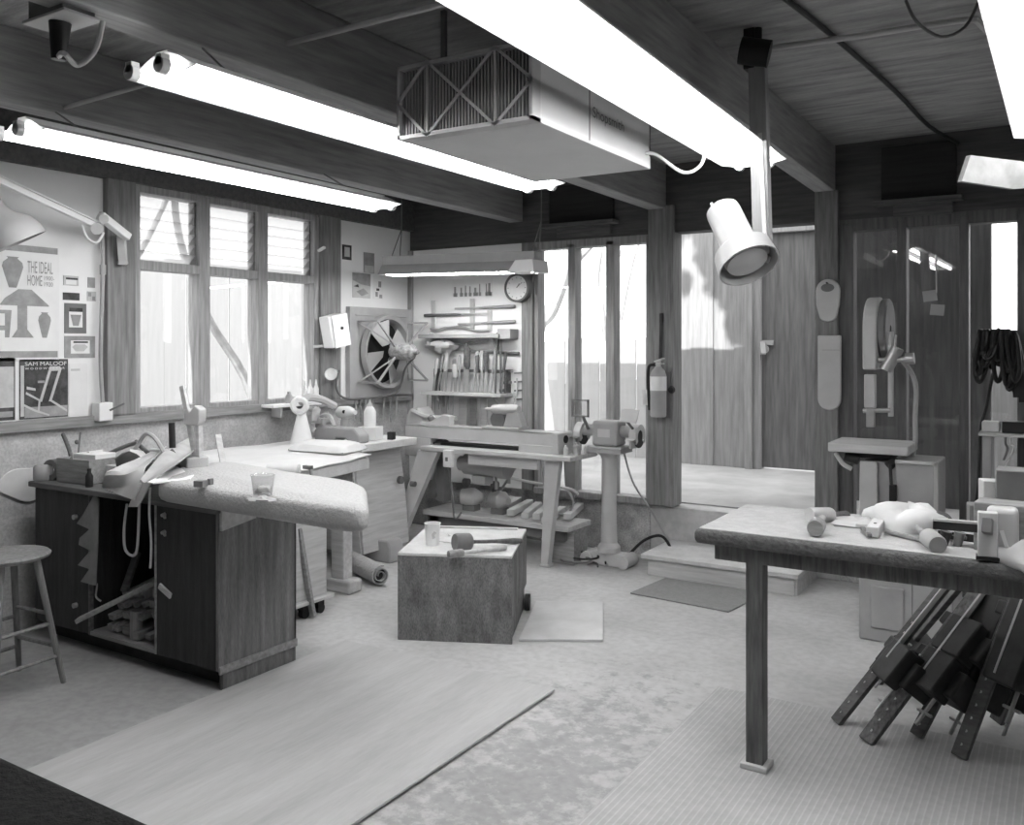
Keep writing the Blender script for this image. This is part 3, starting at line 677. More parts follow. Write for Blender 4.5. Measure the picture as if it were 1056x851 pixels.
tag(obj('small_tin', MB().lathe([(0,0),(.022,0),(.022,.03),(.018,.034),(0,.034)], (XL+.1,p.y,zs), n=16), M['lgrey']), 'low pale tin between the jar and the slim bottles', 'tin')
# exhaust fan in the corner wall
fy0_, fy1_, fz0_, fz1_ = 5.61, 6.43, 1.20, 1.985
fc = V((XL+.06, 6.04, 1.60)); R = .30
t = thing('exhaust_fan', 'grey square wall exhaust fan with dusty motor on arms', 'fan', (XL+.03, (fy0_+fy1_)/2, fz0_))
n = 32; mb = MB(); vs = []; fs = []
def sq(k):
    a_ = 2*pi*k/n; c_, s_ = cos(a_), sin(a_); m_ = max(abs(c_), abs(s_))
    return V((XL+.05, (fy0_+fy1_)/2+c_/m_*(fy1_-fy0_)/2, (fz0_+fz1_)/2+s_/m_*(fz1_-fz0_)/2))
for k in range(n):
    a_ = 2*pi*k/n
    vs += [sq(k), V((XL+.05, fc.y+R*cos(a_), fc.z+R*sin(a_)))]
for k in range(n):
    j = (k+1) % n; fs.append((2*k,2*j,2*j+1,2*k+1))
mb.raw(vs, fs); b2 = [v_-V((.045,0,0)) for v_ in vs]; mb.raw(b2, fs)
mb.raw(vs+b2, [(2*k,2*((k+1)%n),2*n+2*((k+1)%n),2*n+2*k) for k in range(n)])
obj('panel', mb, M['grey'], t)
mb = MB(); P_ = []
for y_, z_ in ((fy0_+.07,fz1_-.07),(fy1_-.07,fz1_-.07)): P_.append((XL+.052,y_,z_))
mb.tube(P_, .006, 6, 1)
obj('pressed_rib', mb, M['grey'], t)
obj('opening', MB().cyl((XL+.004,fc.y,fc.z),(XL+.012,fc.y,fc.z),R+.01,n=32), M['black'], t)
mb = MB(); mb.lathe([(R-.02,-.05),(R-.012,.06),(R+.02,.07),(R+.028,.02),(R+.01,-.0)], (XL+.06,fc.y,fc.z), (1,0,0), 36)
obj('ring', mb, M['grey'], t)
mc = fc+V((.10,0,0))
for k in range(4):
    a_ = pi/2*k+.35
    e = V((0,cos(a_),sin(a_))); f_ = V((0,-sin(a_),cos(a_)))
    vs = [fc+e*.06-f_*.03+V((.05,0,0)), fc+e*.06+f_*.03+V((.02,0,0)), fc+e*.27+f_*.13+V((-.02,0,0)), fc+e*.27-f_*.09+V((.06,0,0))]
    th_ = V((.004,0,0))
    obj('blade', MB().raw(vs+[q+th_ for q in vs], [(0,1,2,3),(7,6,5,4),(0,1,5,4),(1,2,6,5),(2,3,7,6),(3,0,4,7)]), M['lgrey'], t)
obj('motor', MB().lathe([(0,0),(.05,0),(.068,.02),(.07,.05),(.07,.2),(.06,.23),(.03,.25),(.02,.29),(0,.29)], fc+V((.09,0,0)), (1,0,0), 20), mat('dusty_motor', .33, .8, .5, 30, bump=.5), t)
for sy, sz in ((-1,-1),(-1,1),(1,-1),(1,1)):
    mb = MB(); a_ = fc+V((.0,sy*.34,sz*.26)); b_ = fc+V((.19,sy*.08,sz*.05))
    mb.bar(a_, a_+V((.22,0,0)), .016, .016).bar(a_+V((.22,0,0)), b_, .016, .016).bar(a_, b_, .012,.012)
    obj('motor_arm', mb, M['grey'], t)
obj('power_cord', MB().tube([wx(350,382,XL+.1),wx(347,400,XL+.1),wx(357,411,XL+.1),wx(385,410,XL+.1),wx(410,404,XL+.12),wx(418,380,XL+.2),fc+V((.3,.05,-.05))], .009), M['dgrey'], t)
# switch box and round cover on the post
p = wx(344, 341, XL+.12)
t = thing('switch_box', 'white tilted switch box on the post left of the exhaust fan', 'switch box', (XL+.1,p.y,p.z-.1))
mb = MB().obox(p, (.05,0,0), (0,.09,.02), (0,-.03,.125)); obj('box', mb, M['white'], t, .006)
obj('cover', MB().obox(p+V((.055,.03,.0)), (.006,0,0), (0,.09,.015), (0,-.025,.13)), M['enamel'], t, .003)
obj('knob', MB().cyl(p+V((.06,.03,.02)),p+V((.07,.03,.02)),.012), M['black'], t)
obj('mount_bar', MB().bar((XL+.06,p.y-.16,p.z-.13),(XL+.06,p.y+.06,p.z-.12),.02,.02), M['lgrey'], t)
p = wx(341,385,XL+.1)
t = thing('gooseneck_lamp', 'small round white lamp head left of the exhaust fan', 'lamp', (XL+.08,p.y,p.z-.08))
obj('head', MB().lathe([(0,0),(.03,.0),(.045,.02),(.05,.05),(.044,.05),(.03,.03),(0,.025)], p+V((0,0,0)), (.6,-.6,-.1), 18), M['enamel'], t)
obj('stem', MB().tube([p, p+V((.0,.06,.02)), p+V((-.04,.12,-.05)), (XL+.05,p.y+.12,p.z-.12)], .01), M['lgrey'], t)
# ============================================================ LEFT SIDE FURNITURE
# open-fronted cabinet against the left wall
cx0, cx1, cy0, cy1, cz = -4.97, -3.42, 2.83, 3.33, .885
b0, b1 = -4.455, -3.885
t = thing('open_cabinet', 'dark open-fronted wooden cabinet full of lumber at the left wall', 'cabinet', ((cx0+cx1)/2,(cy0+cy1)/2,0))
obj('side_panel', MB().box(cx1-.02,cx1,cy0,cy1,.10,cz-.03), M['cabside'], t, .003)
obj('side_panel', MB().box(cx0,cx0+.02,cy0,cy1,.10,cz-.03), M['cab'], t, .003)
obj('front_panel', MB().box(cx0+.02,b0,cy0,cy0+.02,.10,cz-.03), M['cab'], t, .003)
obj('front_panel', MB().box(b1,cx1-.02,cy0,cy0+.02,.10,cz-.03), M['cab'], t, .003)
obj('edge_strip', MB().box(b1-.012,b1+.002,cy0-.004,cy0+.02,.10,cz-.03), M['wood'], t, .002)
obj('edge_strip', MB().box(b0-.002,b0+.012,cy0-.004,cy0+.02,.10,cz-.03), M['dwood'], t, .002)
for x in (b0-.02, b1): obj('divider', MB().box(x,x+.02,cy0+.02,cy1-.02,.10,cz-.03), M['cab'], t)
obj('bay_floor', MB().box(b0,b1,cy0,cy1,.10,.12), M['wood'], t)
obj('back_panel', MB().box(cx0,cx1,cy1-.012,cy1,.10,cz-.03), M['cab'], t)
obj('toe_kick', MB().box(cx0+.02,cx1-.03,cy0+.09,cy0+.11,0,.10), M['blk2'], t)
obj('plinth', MB().box(cx1-.03,cx1-.002,cy0+.03,cy1,0,.10), M['cabside'], t, .003)
obj('skirting', MB().box(cx1-.0,cx1+.012,cy0+.0,cy1+.0,.085,.125), M['wood'], t, .003)
obj('worktop', MB().box(cx0-.02,cx1+.01,cy0-.03,cy1,cz-.03,cz), M['dwood'], t, .005)
p = wy(170,533,cy0)
for py, lab in ((531,0),(549,1)): 
    p = wy(170,py,cy0); obj('hook', MB().cyl((p.x,cy0,p.z),(p.x,cy0-.02,p.z),.012,.008).bar((p.x,cy0-.01,p.z),(p.x+.03,cy0-.02,p.z-.01),.01,.01), M['steel'], t)
p = wy(171,609,cy0); obj('latch', MB().bar((p.x-.04,cy0-.008,p.z+.02),(p.x+.05,cy0-.008,p.z-.02),.03,.012,(0,1,0)), M['light'], t, .003)
for py in (533,624): 
    p = wy(79,py,cy0); obj('hook', MB().cyl((p.x,cy0,p.z),(p.x,cy0-.02,p.z),.014), M['steel'], t)
# drawer pulled out of the right side, just below the padded plank
d0 = wx(207,550,cx1); d1_ = wx(246,540,cx1)
obj('side_drawer', MB().prism([(0,0),(.21,.03),(.21,.10),(0,.10)], (cx1,cy0+.005,wx(207,552,cx1).z), (0,1,0), (0,0,1), (.02,0,0)), M['light'], t, .003)
# lumber in the bay
G = 'wood offcuts piled in the open cabinet bay'
rnd = random.Random(11)
for k in range(26):
    col = k%7; lay = k//7
    x = b0+.13+col*.062+rnd.uniform(-.01,.01); z = .15+lay*.052+.02*col*(lay>0)*.5
    y0_ = cy0+.01+rnd.uniform(0,.05)+.03*lay; L_ = rnd.uniform(.16,.26); a_ = rnd.uniform(-.3,.9) if lay else rnd.uniform(-.15,.15)
    d = V((sin(a_)*.55, .75, max(.02,.35*sin(a_)+.1))).normalized()*L_
    p0 = V((x,y0_,z)); p1 = p0+d; p1.x = min(max(p1.x,b0+.03),b1-.03); p1.y = min(p1.y,cy1-.03)
    tag(obj('wood_offcut', MB().bar(p0,p1,rnd.uniform(.035,.055),rnd.uniform(.02,.045)), M['wood'] if k%3 else M['woodz'], None, .002), 'short dark wood offcut in the jumbled pile of the cabinet bay', 'offcut', G)
p0 = wy(139,655,cy0+.02)
tag(obj('wood_block', MB().box(p0.x-.06,p0.x-.005,cy0+.03,cy0+.07,.12,.27), M['woodz'], None, .003), 'pale upright block standing at the front of the cabinet bay', 'block')
tag(obj('plank', MB().bar(wy(80,640,cy0-.16), wy(165,598,cy0+.10), .075, .022, (.2,.2,1)), M['wood'], None, .003), 'long flat plank sticking out of the open cabinet bay', 'plank')
tag(obj('wood_strip', MB().bar(wy(128,610,cy0+.1), wy(142,570,cy0+.2), .05, .02, (0,1,0)), M['dwood'], None, .003), 'dark strip leaning in the back of the cabinet bay', 'strip')
# leather hanging at the bay's left edge: scalloped edge
def hang(name, label, pts, y, th, m, cat):
    mb = MB(); P = [wy(px, py, y) for px, py in pts]
    mb.raw(P+[q+V((0,th,0)) for q in P], [tuple(range(len(P))), tuple(range(len(P),2*len(P)))[::-1]]+[(k,(k+1)%len(P),len(P)+(k+1)%len(P),len(P)+k) for k in range(len(P))])
    return tag(obj(name, mb, m), label, cat)
hang('leather_scrap', 'hanging leather scrap with a jagged edge in the cabinet bay', [(97,510),(86,530),(79,540),(92,546),(82,555),(81,562),(93,568),(80,583),(92,587),(83,600),(98,604),(100,560),(101,515)], cy0-.016, .008, M['canvas'], 'leather')
def strap(label, pts, r, m, name='strap', cat='strap'):
    return tag(obj(name, MB().tube(pts, r, 6, 5), m), label, cat)
yf = cy0-.035
strap('looped pale strap hanging in front of the cabinet bay', [wy(144,505,yf),wy(143,540,yf),wy(141,568,yf),wy(136,573,yf),wy(129,566,yf),wy(128,545,yf),wy(131,520,yf)], .007, M['leather'])
strap('straight white cord hanging down the right edge of the cabinet bay', [wy(155,503,yf),wy(154,530,yf),wy(156,560,yf),wy(155,586,yf)], .006, M['light'])
strap('thin curled cord hanging at the left of the cabinet bay', [wy(98,515,cy0+.06),wy(98,560,cy0+.06),wy(100,600,cy0+.05),wy(99,615,cy0+.03),wy(104,620,cy0+.04)], .005, M['grey'])
# leather sheets over the front edge
def drape(px_top, px_front, px_end, z, m, label, name, cat, yback, w=.012):
    pass
def leather(name, label, q, m, n=8, th=.006, lump=.03):
    # q: rows of world points across, from the back to the hanging end
    rows = [[V(a_) for a_ in r_] for r_ in q]
    def fn(u, v):
        k = u*(len(rows)-1); i = min(int(k), len(rows)-2); f = k-i; f = f*f*(3-2*f)*.5+f*.5
        A_ = rows[i][0].lerp(rows[i][1], v); B_ = rows[i+1][0].lerp(rows[i+1][1], v)
        return A_.lerp(B_, f)+V((0,0,lump*sin(v*7+u*3)*(1-u)))
    return tag(obj(name, MB().sheet(fn, n*2, n, th), m), label, 'leather')
zt = cz+.05
leather('leather_sheet', 'wide grey leather sheet drooping over the cabinet front', [(gp(150,470,1.06),gp(172,462,1.06)),(gp(108,490,1.0),gp(150,484,1.02)),(wy(106,503,yf-.01),wy(146,501,yf-.01)),(wy(110,506,yf-.03),wy(139,516,yf-.03))], M['leather'], lump=.012)
leather('leather_strip', 'folded pale leather strip crossing the cabinet top and hanging down', [(gp(196,452,1.06),gp(208,462,1.06)),(gp(168,470,1.06),gp(188,478,1.06)),(wy(146,495,yf),wy(157,498,yf)),(wy(133,523,yf-.02),wy(143,523,yf-.02))], M['leather'], lump=.02)
leather('paper_sheet', 'white triangular sheet lying on the cabinet corner', [(gp(184,484,.985),gp(200,492,.985)),(gp(166,492,.985),gp(196,496,.985)),(gp(152,498.5,.98),gp(158,499.5,.98))], M['paper'], lump=.008)['category'] = 'paper'
# things along the cabinet top
def box_thing(name, label, cat, p, sx, sy, sz, rz, m, open_top=False, bev=.003):
    c_, s_ = cos(rz), sin(rz); U = V((c_,s_,0)); W = V((-s_,c_,0)); p = V(p); mb = MB()
    if open_top:
        k = .008; Z = V((0,0,1))
        mb.obox(p+Z*k/2, U*sx/2, W*sy/2, Z*k/2)
        for s in (-1,1):
            mb.obox(p+W*s*(sy/2-k/2)+Z*sz/2, U*sx/2, W*k/2, Z*sz/2); mb.obox(p+U*s*(sx/2-k/2)+Z*sz/2, U*k/2, W*sy/2, Z*sz/2)
    else: mb.obox(p+V((0,0,sz/2)), U*sx/2, W*sy/2, V((0,0,sz/2)))
    return tag(obj(name, mb, m, None, bev), label, cat)
zc = cz+.001
box_thing('wooden_box', 'open grey box with papers on the left of the cabinet top', 'box', (-4.70,2.98,zc), .27, .2, .135, .1, M['wood'], True)
tag(obj('paper_bundle', MB().obox((-4.67,3.0,zc+.10),(.09,.01,0),(-.01,.07,.0),(0,0,.06)).obox((-4.73,3.02,zc+.11),(.03,.01,.01),(-.01,.05,.0),(0,0,.05)), M['paper'], None, .004), 'white papers standing in the open grey box', 'papers')
p = V((-4.90,2.92,zc)); tag(obj('tape_roll', MB().lathe([(.03,0),(.06,0),(.06,.05),(.03,.05),(.03,0)], p+V((0,.0,.06)), (.2,-1,0), 20), M['dgrey']), 'dark round roll propped at the left end of the cabinet top', 'roll')
tag(obj('round_jar', MB().lathe([(0,0),(.045,0),(.05,.01),(.05,.075),(.04,.09),(0,.09)], (-4.945,2.86,zc), n=18), M['grey']), 'squat grey jar at the front left corner of the cabinet top', 'jar')
tag(obj('carving_tool', MB().tube([wy(75,480,2.95),wy(72,466,2.97),wy(68,455,2.99),wy(65,448,3.0)], .012, 8, 4), M['dwood']), 'dark bent tool handle leaning out of the grey box', 'tool')
tag(obj('thin_rod', MB().cyl(V((wy(80,475,3.05).x,3.03,cz)),wy(80,475,3.05),.005).cyl(wy(80,475,3.05),wy(83,446,3.1),.005).blob(wy(79.5,456,3.07),.014,.014,.014,1,.0,flat=False), M['dgrey']), 'thin upright rod with a dark bead behind the grey box', 'rod')
p = gp(117,478,zc)
box_thing('white_tub', 'shallow white cardboard tray right of the open grey box', 'tray', (-4.42,3.08,zc), .24, .2, .10, -.1, M['paper'], True)
tag(obj('bottle', MB().lathe([(0,0),(.02,0),(.02,.06),(.01,.08),(.012,.1),(0,.1)], (-4.50,2.86,zc), n=14), M['black']), 'small dark bottle at the front beside the grey box', 'bottle')
for k, (x,y,sx,sy,sz,rz,m,lab) in enumerate(((-4.28,3.2,.22,.16,.11,.3,'paper','white paper stack at the back middle of the cabinet top'),(-4.1,3.22,.2,.12,.16,-.4,'leather','grey folded bundle behind the leather sheets'),(-4.42,3.26,.18,.05,.17,.1,'lgrey','pale upright card at the back of the cabinet top'),(-4.62,3.26,.2,.06,.12,0,'grey','long grey carton at the wall behind the grey box'))):
    box_thing('bundle', lab, 'bundle', (x,y,zc), sx, sy, sz, rz, M[m], bev=.008)
leather('paper_sheet', 'loose white sheet sloping on the middle of the cabinet top', [(gp(134,463,1.07),gp(134,470,1.05)),(gp(150,466,1.05),gp(148,473,1.02)),(gp(163,467,1.03),gp(160,474,1.0))], M['paper'], lump=.004)['category'] = 'paper'
for k,(pts,m,lab) in enumerate((([(128,474),(140,462),(150,448),(160,452),(170,468)],'leather','arched leather offcut standing up on the cabinet top'),([(108,470),(125,462),(142,456)],'wood','thin wooden slat lying across the cabinet top'),([(140,455),(150,465),(158,470)],'dwood','dark slat under the loose white sheet'))):
    P_ = [wy(a_,b_,3.12+.02*k) for a_,b_ in pts]; tag(obj('offcut_strip', MB().tube(P_, .012, 6, 4), M[m]), lab, 'strip')
leather('leather_sheet', 'crumpled grey leather heaped at the back of the cabinet top', [(gp(118,474,1.04),gp(178,468,1.06)),(gp(120,482,.99),gp(186,480,1.0)),(gp(124,488,.93),gp(190,488,.93))], M['canvas'], lump=.04)
# upright white clamp stand
t = thing('bar_clamp', 'pale upright bar clamp standing behind the leather strip', 'clamp', gp(195,470,.9))
yb = 3.2
obj('bar', MB().bar(wy(203,478,yb), wy(188,398,yb), .035, .02, (0,1,0)), M['light'], t, .003)
obj('jaw', MB().prism([(0,0),(.11,0),(.13,.03),(.13,.09),(.09,.11),(.05,.07),(.03,.09),(0,.08)], wy(189,438,yb-.03), (1,0,0), (0,0,1), (0,.05,0)), M['lgrey'], t, .006)
obj('post', MB().bar(wy(206,480,yb), wy(205,434,yb), .03,.03), M['light'], t, .003)
obj('screw', MB().cyl(wy(178,462,yb),wy(177,436,yb),.018), M['blk2'], t)
# carpet-covered plank on top
def rnd_poly(P_, rs, k_=6):
    # polygon with rounded corners
    R_ = []; n0 = len(P_)
    for i in range(n0):
        p_ = P_[i]; a_ = (P_[i-1]-p_); b_ = (P_[(i+1)%n0]-p_); r_ = min(rs[i], a_.length*.45, b_.length*.45)
        s_, e_ = p_+a_.normalized()*r_, p_+b_.normalized()*r_
        for q in range(k_+1):
            t_ = q/k_; R_.append(s_*(1-t_)**2+p_*2*t_*(1-t_)+e_*t_*t_)
    return R_
zm_ = .938
out = rnd_poly([gp(162,507,zm_), gp(381,540,zm_), gp(378,509,zm_), gp(318,498,zm_), gp(232,484,zm_), gp(184,490,zm_)], [.05,.16,.16,.1,.1,.05])
n_ = len(out); z0_, z1_ = .887, .99
cen = sum(out, V())/n_
mb = MB(); rings = []
for k, (z, s) in enumerate(((z0_,.965),(z0_+.012,.99),(z0_+.03,1.0),(z1_-.03,1.0),(z1_-.012,.985),(z1_,.95))):
    for q in out:
        d = (q-cen); L_ = d.length; rings.append(V((cen.x+d.x*(1-(1-s)*.35/L_*1.0) if False else cen.x+d.x*(1-(1-s)*.9/max(L_,.2)), cen.y+d.y*(1-(1-s)*.9/max(L_,.2)), z)))
fs = [(k*n_+i,k*n_+(i+1)%n_,(k+1)*n_+(i+1)%n_,(k+1)*n_+i) for k in range(5) for i in range(n_)]+[tuple(range(n_))[::-1], tuple(range(5*n_,6*n_))]
mb.raw(rings, fs, True)
tag(obj('padded_plank', mb, M['carpet'], None, .0, ang=75), 'thick carpet-wrapped plank with a round end laid across the dark cabinet', 'padded plank')
zp = .991
p = gp(271,511,zp); t = thing('plastic_cup', 'clear plastic cup on the carpet-wrapped plank', 'cup', p)
obj('cup_wall', MB().lathe([(.0,0),(.04,0),(.052,.09),(.054,.092),(.050,.09),(.038,.004),(0,.004)], p, n=22), M['shield'], t)
obj('contents', MB().blob(p+V((0,0,.02)),.035,.035,.025,5,.3), M['lgrey'], t)
tag(obj('leather_offcut', MB().blob(gp(268,516,zp)+V((0,-.0,.006)),.075,.035,.012,9,.4), M['grey']), 'small dark leather scrap in front of the clear cup', 'offcut')
box_thing('small_block', 'small dark block at the left of the carpet-wrapped plank', 'block', gp(207,502,zp), .05, .045, .03, .3, M['dgrey'])
box_thing('small_block', 'tiny dark block beside the larger one on the carpet-wrapped plank', 'block', gp(217,500,zp), .018, .03, .03, .3, M['dgrey'])
# bench behind, white cloth top
x0, x1, y0, y1 = -5.0, -3.74, 3.46, 4.42
t = thing('work_bench', 'long workbench covered with a white cloth at the left window', 'workbench', ((x0+x1)/2,(y0+y1)/2,0))
BQ = [(x0,y0),(x1,y0),(-3.91,4.46),(-4.86,4.92),(x0,4.92)]
obj('benchtop', MB().prism(BQ, (0,0,.84), (1,0,0), (0,1,0), (0,0,.075)), M['dusty'], t, .006)
obj('apron', MB().prism([(x0+.05,y0+.05),(x1-.08,y0+.05),(-3.98,4.38),(-4.6,4.68),(x0+.05,4.68)], (0,0,.74), (1,0,0), (0,1,0), (0,0,.10)), M['wood'], t, .004)
for x, y, zf in ((x0+.06,y0+.06,0),(x1-.13,y0+.02,0),(-4.21,4.42,.09),(x0+.06,4.56,0)):
    obj('leg', MB().box(x,x+.11,y,y+.09,zf,.745), M['light'], t, .005)
obj('sled_foot', MB().box(-4.66,-4.03,4.40,4.53,0,.09), M['light'], t, .015)
obj('brace', MB().box(-4.18,-4.13,y0+.1,4.42,.62,.70), M['wood'], t, .004)
def bq(u, v):
    a_ = V((x0,y0,0)).lerp(V((x1+.012,y0,0)),u); b_ = V((x0,4.9,0)).lerp(V((-3.895,4.47,0)),u)
    q_ = a_.lerp(b_,v); q_.z = .918+.005*(1+sin(9*u+4*v))+.003*(1+sin(15*v)); return q_
tag(obj('white_cloth', MB().sheet(bq, 20, 20, .006), M['cloth']), 'white cloth spread over the left workbench', 'cloth')
def towel(u, v):
    c_ = gp(342,466,.93); e_ = (sin(pi*min(max(u,.0),1))**.3)*(sin(pi*v)**.3)
    return V((c_.x-.25+.46*u-.06*v, c_.y-.16+.30*v+.05*u, .938+.06*e_*(1+.12*sin(6*u+3*v))))
tag(obj('folded_towel', MB().sheet(towel, 18, 14, .012), M['cloth']), 'thick folded white towel on the right end of the cloth-covered bench', 'towel')
tag(obj('wood_stick', MB().bar(gp(231,483,.93), wy(225,449,3.75), .035, .02), M['light'], None, .003), 'short upright stick standing on the cloth behind the plank', 'stick')
tag(obj('cord_tangle', MB().tube([gp(238,492,.94),gp(248,487,.955),gp(256,491,.94),gp(262,486,.95),gp(268,490,.94),gp(252,494,.94),gp(240,488,.95)], .012, 6, 5), M['dwood']), 'dark tangle of cord at the back edge of the carpet-wrapped plank', 'cord')
p = gp(292,492,.925); tag(obj('cloth_roll', MB().cyl(p+V((-.1,-.02,.035)),p+V((.06,.06,.035)),.035).cyl(p+V((-.1,-.02,.035)),p+V((.063,.062,.035)),.015), M['cloth']), 'small white roll right of the clear cup', 'roll')
for k,(a_,b_,lab) in enumerate((((299,488),(303,512),'left small clamp hanging on the front edge of the cloth-covered bench'),((320,484),(325,510),'right small clamp hanging on the front edge of the cloth-covered bench'))):
    q = wx(*a_, x1+.03); e = wx(*b_, x1+.05)
    t = thing('hand_clamp', lab, 'clamp', e)
    obj('bar', MB().bar(q, e, .015, .012), M['steel'], t); obj('jaw', MB().box(q.x-.05,q.x+.01,q.y-.012,q.y+.012,q.z-.0,q.z+.02), M['dgrey'], t); obj('screw', MB().cyl(e+V((-.05,0,.04)), e+V((.01,0,.03)), .008), M['dgrey'], t)
strap('thin cord looped below the cloth-covered bench front', [wx(303,505,x1+.03),wx(309,516,x1+.03),wx(315,508,x1+.03),wx(318,490,x1+.03)], .005, M['lgrey'], 'cord', 'cord')
# rolling plywood bin under it
t = thing('rolling_bin', 'low plywood bin on dark casters under the cloth-covered bench', 'bin', (-4.2,3.75,0))
obj('front_panel', MB().box(-3.945,-3.925,3.4,4.08,.105,.60), M['lightY'], t, .003)
for y in (3.4, 4.06): obj('side_panel', MB().box(-4.4,-3.945,y,y+.02,.105,.60), M['light'], t, .003)
obj('base', MB().box(-4.4,-3.885,3.40,4.11,.085,.105), M['lightY'], t, .003)
for y in (3.6, 3.89, 4.02):
    p = V((-3.93,y,0)); cs = obj('caster', MB().cyl(p+V((-.02,0,.03)),p+V((.02,0,.03)),.03).box(p.x-.025,p.x+.025,y-.03,y+.02,.05,.088), M['black'], t)
tag(obj('leaning_stick', MB().bar(gp(323,638,0)+V((0,0,.012)), wy(308,545,3.85), .035, .025), M['wood'], None, .003), 'thin stick leaning against the plywood bin under the bench', 'stick')
# rolled carpet on the floor
p0, p1 = gp(350,573,.075), gp(393,594,.075)
t = thing('carpet_roll', 'short pale roll of carpet on the floor right of the bench foot', 'carpet roll', (p0+p1)/2-V((0,0,.075)))
d = (p1-p0).normalized(); up_ = V((0,0,1)); sd = d.cross(up_)
pts = []
for k in range(44):
    a_ = k/43*4.6*pi; r_ = .022+.052*k/43; pts.append((cos(a_)*r_, sin(a_)*r_))
pts2 = pts+[(x*.86,y*.86) for x,y in pts[::-1]]
obj('spiral', MB().prism(pts2, p0, sd, up_, p1-p0), M['carpet'], t, ang=60)
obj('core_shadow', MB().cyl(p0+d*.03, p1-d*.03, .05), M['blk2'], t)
# low bench with sloped front in the corner
x0, x1, y0, y1 = -5.12, -4.47, 4.98, 5.62
t = thing('corner_bench', 'dusty pale tool bench in the corner below the exhaust fan', 'workbench', ((x0+x1)/2,(y0+y1)/2,0))
obj('benchtop', MB().box(x0,x1+.05,y0-.02,y1,.86,.92), M['dusty'], t, .006)
obj('front_panel', MB().prism([(0,.09),(.0,.86),(.03,.86),(.09,.5),(.13,.09)], (x1-.12,y0+.05,0), (1,0,0), (0,0,1), (0,y1-y0-.1,0)), M['lightY'], t, .004)
obj('side_panel', MB().prism([(0,.09),(0,.86),(.52,.86),(.62,.09)], (x0+.02,y0+.04,0), (1,0,0), (0,0,1), (0,.03,0)), M['light'], t, .004)
obj('sled_foot', MB().prism([(0,0),(0,.13),(.55,.13),(.62,.17),(.72,.17),(.75,.12),(.75,0)], (x0+.02,y0+.22,0), (1,0,0), (0,0,1), (0,.16,0)), M['grey'], t, .012)
obj('vise_cleat', MB().cyl((x1+.02,y0+.45,.60),(x1+.05,y0+.45,.60),.03).cyl((x1+.02,y0+.6,.55),(x1+.06,y0+.6,.55),.022), M['dgrey'], t)
ztb = .921
def at(px, py, z=ztb): return gp(px, py, z)
p = V((-4.62,5.28,ztb))
t = thing('spray_bottle', 'white squeeze bottle standing on the corner bench', 'bottle', p+V((0,0,.1)))
box_thing('white_carton', 'small white carton under the squeeze bottle on the corner bench', 'carton', p, .16, .15, .10, .3, M['white'])
obj('body', MB().lathe([(0,.1),(.045,.1),(.047,.12),(.047,.22),(.03,.25),(.02,.26),(0,.26)], p, n=18), M['white'], t)
obj('cap', MB().lathe([(.022,.255),(.02,.275),(.008,.29),(.006,.31),(0,.31)], p, n=12), M['lgrey'], t)
box_thing('dark_knob_box', 'tiny dark box at the right end of the corner bench', 'box', (-4.47,5.36,ztb), .05,.05,.06,.2, M['black'])
t = thing('bench_planer', 'long grey planer body lying on the corner bench', 'planer', (-4.72,5.02,ztb))
obj('body', MB().prism([(0,0),(.0,.08),(.06,.11),(.42,.11),(.48,.06),(.48,0),(.36,0),(.34,.03),(.24,.03),(.22,0)], (-4.96,5.02,ztb), (1,-.05,0), (0,0,1), (0,.12,0)), M['grey'], t, .012)
obj('handle', MB().tube([(-4.93,5.08,ztb+.1),(-4.95,5.08,ztb+.17),(-4.86,5.08,ztb+.19),(-4.80,5.08,ztb+.11)], .014), M['lgrey'], t)
t = thing('hand_drill', 'pale drill-like hand tool standing at the back of the corner bench', 'drill', (-4.93,5.35,ztb))
obj('grip', MB().bar((-4.93,5.3,ztb),(-4.9,5.3,ztb+.16),.05,.04), M['lgrey'], t, .01)
obj('body', MB().lathe([(0,-.1),(.035,-.1),(.048,-.07),(.05,.05),(.04,.1),(.02,.13),(.018,.17),(0,.17)], (-4.9,5.3,ztb+.20), (1,-.35,.05), 16), M['white'], t)
obj('vent', MB().cyl((-4.85,5.235,ztb+.21),(-4.845,5.23,ztb+.21),.014), M['black'], t)
# pale funnel-shaped task lamp by the window
p = wx(311, 470, -4.80); p.z = .922
t = thing('dust_nozzle', 'pale cone-footed stand with a ring head by the window shelf', 'nozzle', (-4.8,p.y,.922))
q = V((-4.8,p.y,.922))
obj('cone', MB().lathe([(0,0),(.085,0),(.085,.01),(.035,.22),(.03,.25),(0,.25)], q, n=20), M['white'], t)
hd = q+V((0,-.02,.29))
obj('ring_head', MB().lathe([(.028,-.05),(.06,-.06),(.068,-.03),(.068,.03),(.055,.05),(.028,.04),(.028,-.05)], hd, (.75,-.65,0), 22), M['white'], t)
obj('arm', MB().tube([hd+V((-.03,.05,.02)), hd+V((-.06,.14,.05)), hd+V((-.06,.28,.03)), hd+V((-.05,.42,-.03))], .03, 8, 5), M['lgrey'], t)
for k,(px,py,m,lab) in enumerate(((322,428,'lgrey','pale bracket-like clamp head hanging below the window shelf'),(333,436,'lgrey','pale machine part resting right of the ring-headed stand'))):
    q = wx(px, py, -4.95); tag(obj('machine_part', MB().blob(q, .07, .06, .06, 20+k, .5, flat=False), M[m]), lab, 'machine part')
mb = MB()
for k, px in enumerate((366,371,376,384,395,402,408)):
    q = wx(px, 424, XL+.05); L_ = .13+.03*(k%3)
    tag(obj('hanging_tool', MB().cyl((XL+.06,q.y,1.16),(XL+.06,q.y,1.16-L_),.010,.006).cyl((XL+.06,q.y,1.16),(XL+.06,q.y,1.20),.014), M['wood' if k%2 else 'grey']), 'slim tool hanging in the row below the exhaust fan', 'tool', 'tools hung below the exhaust fan')
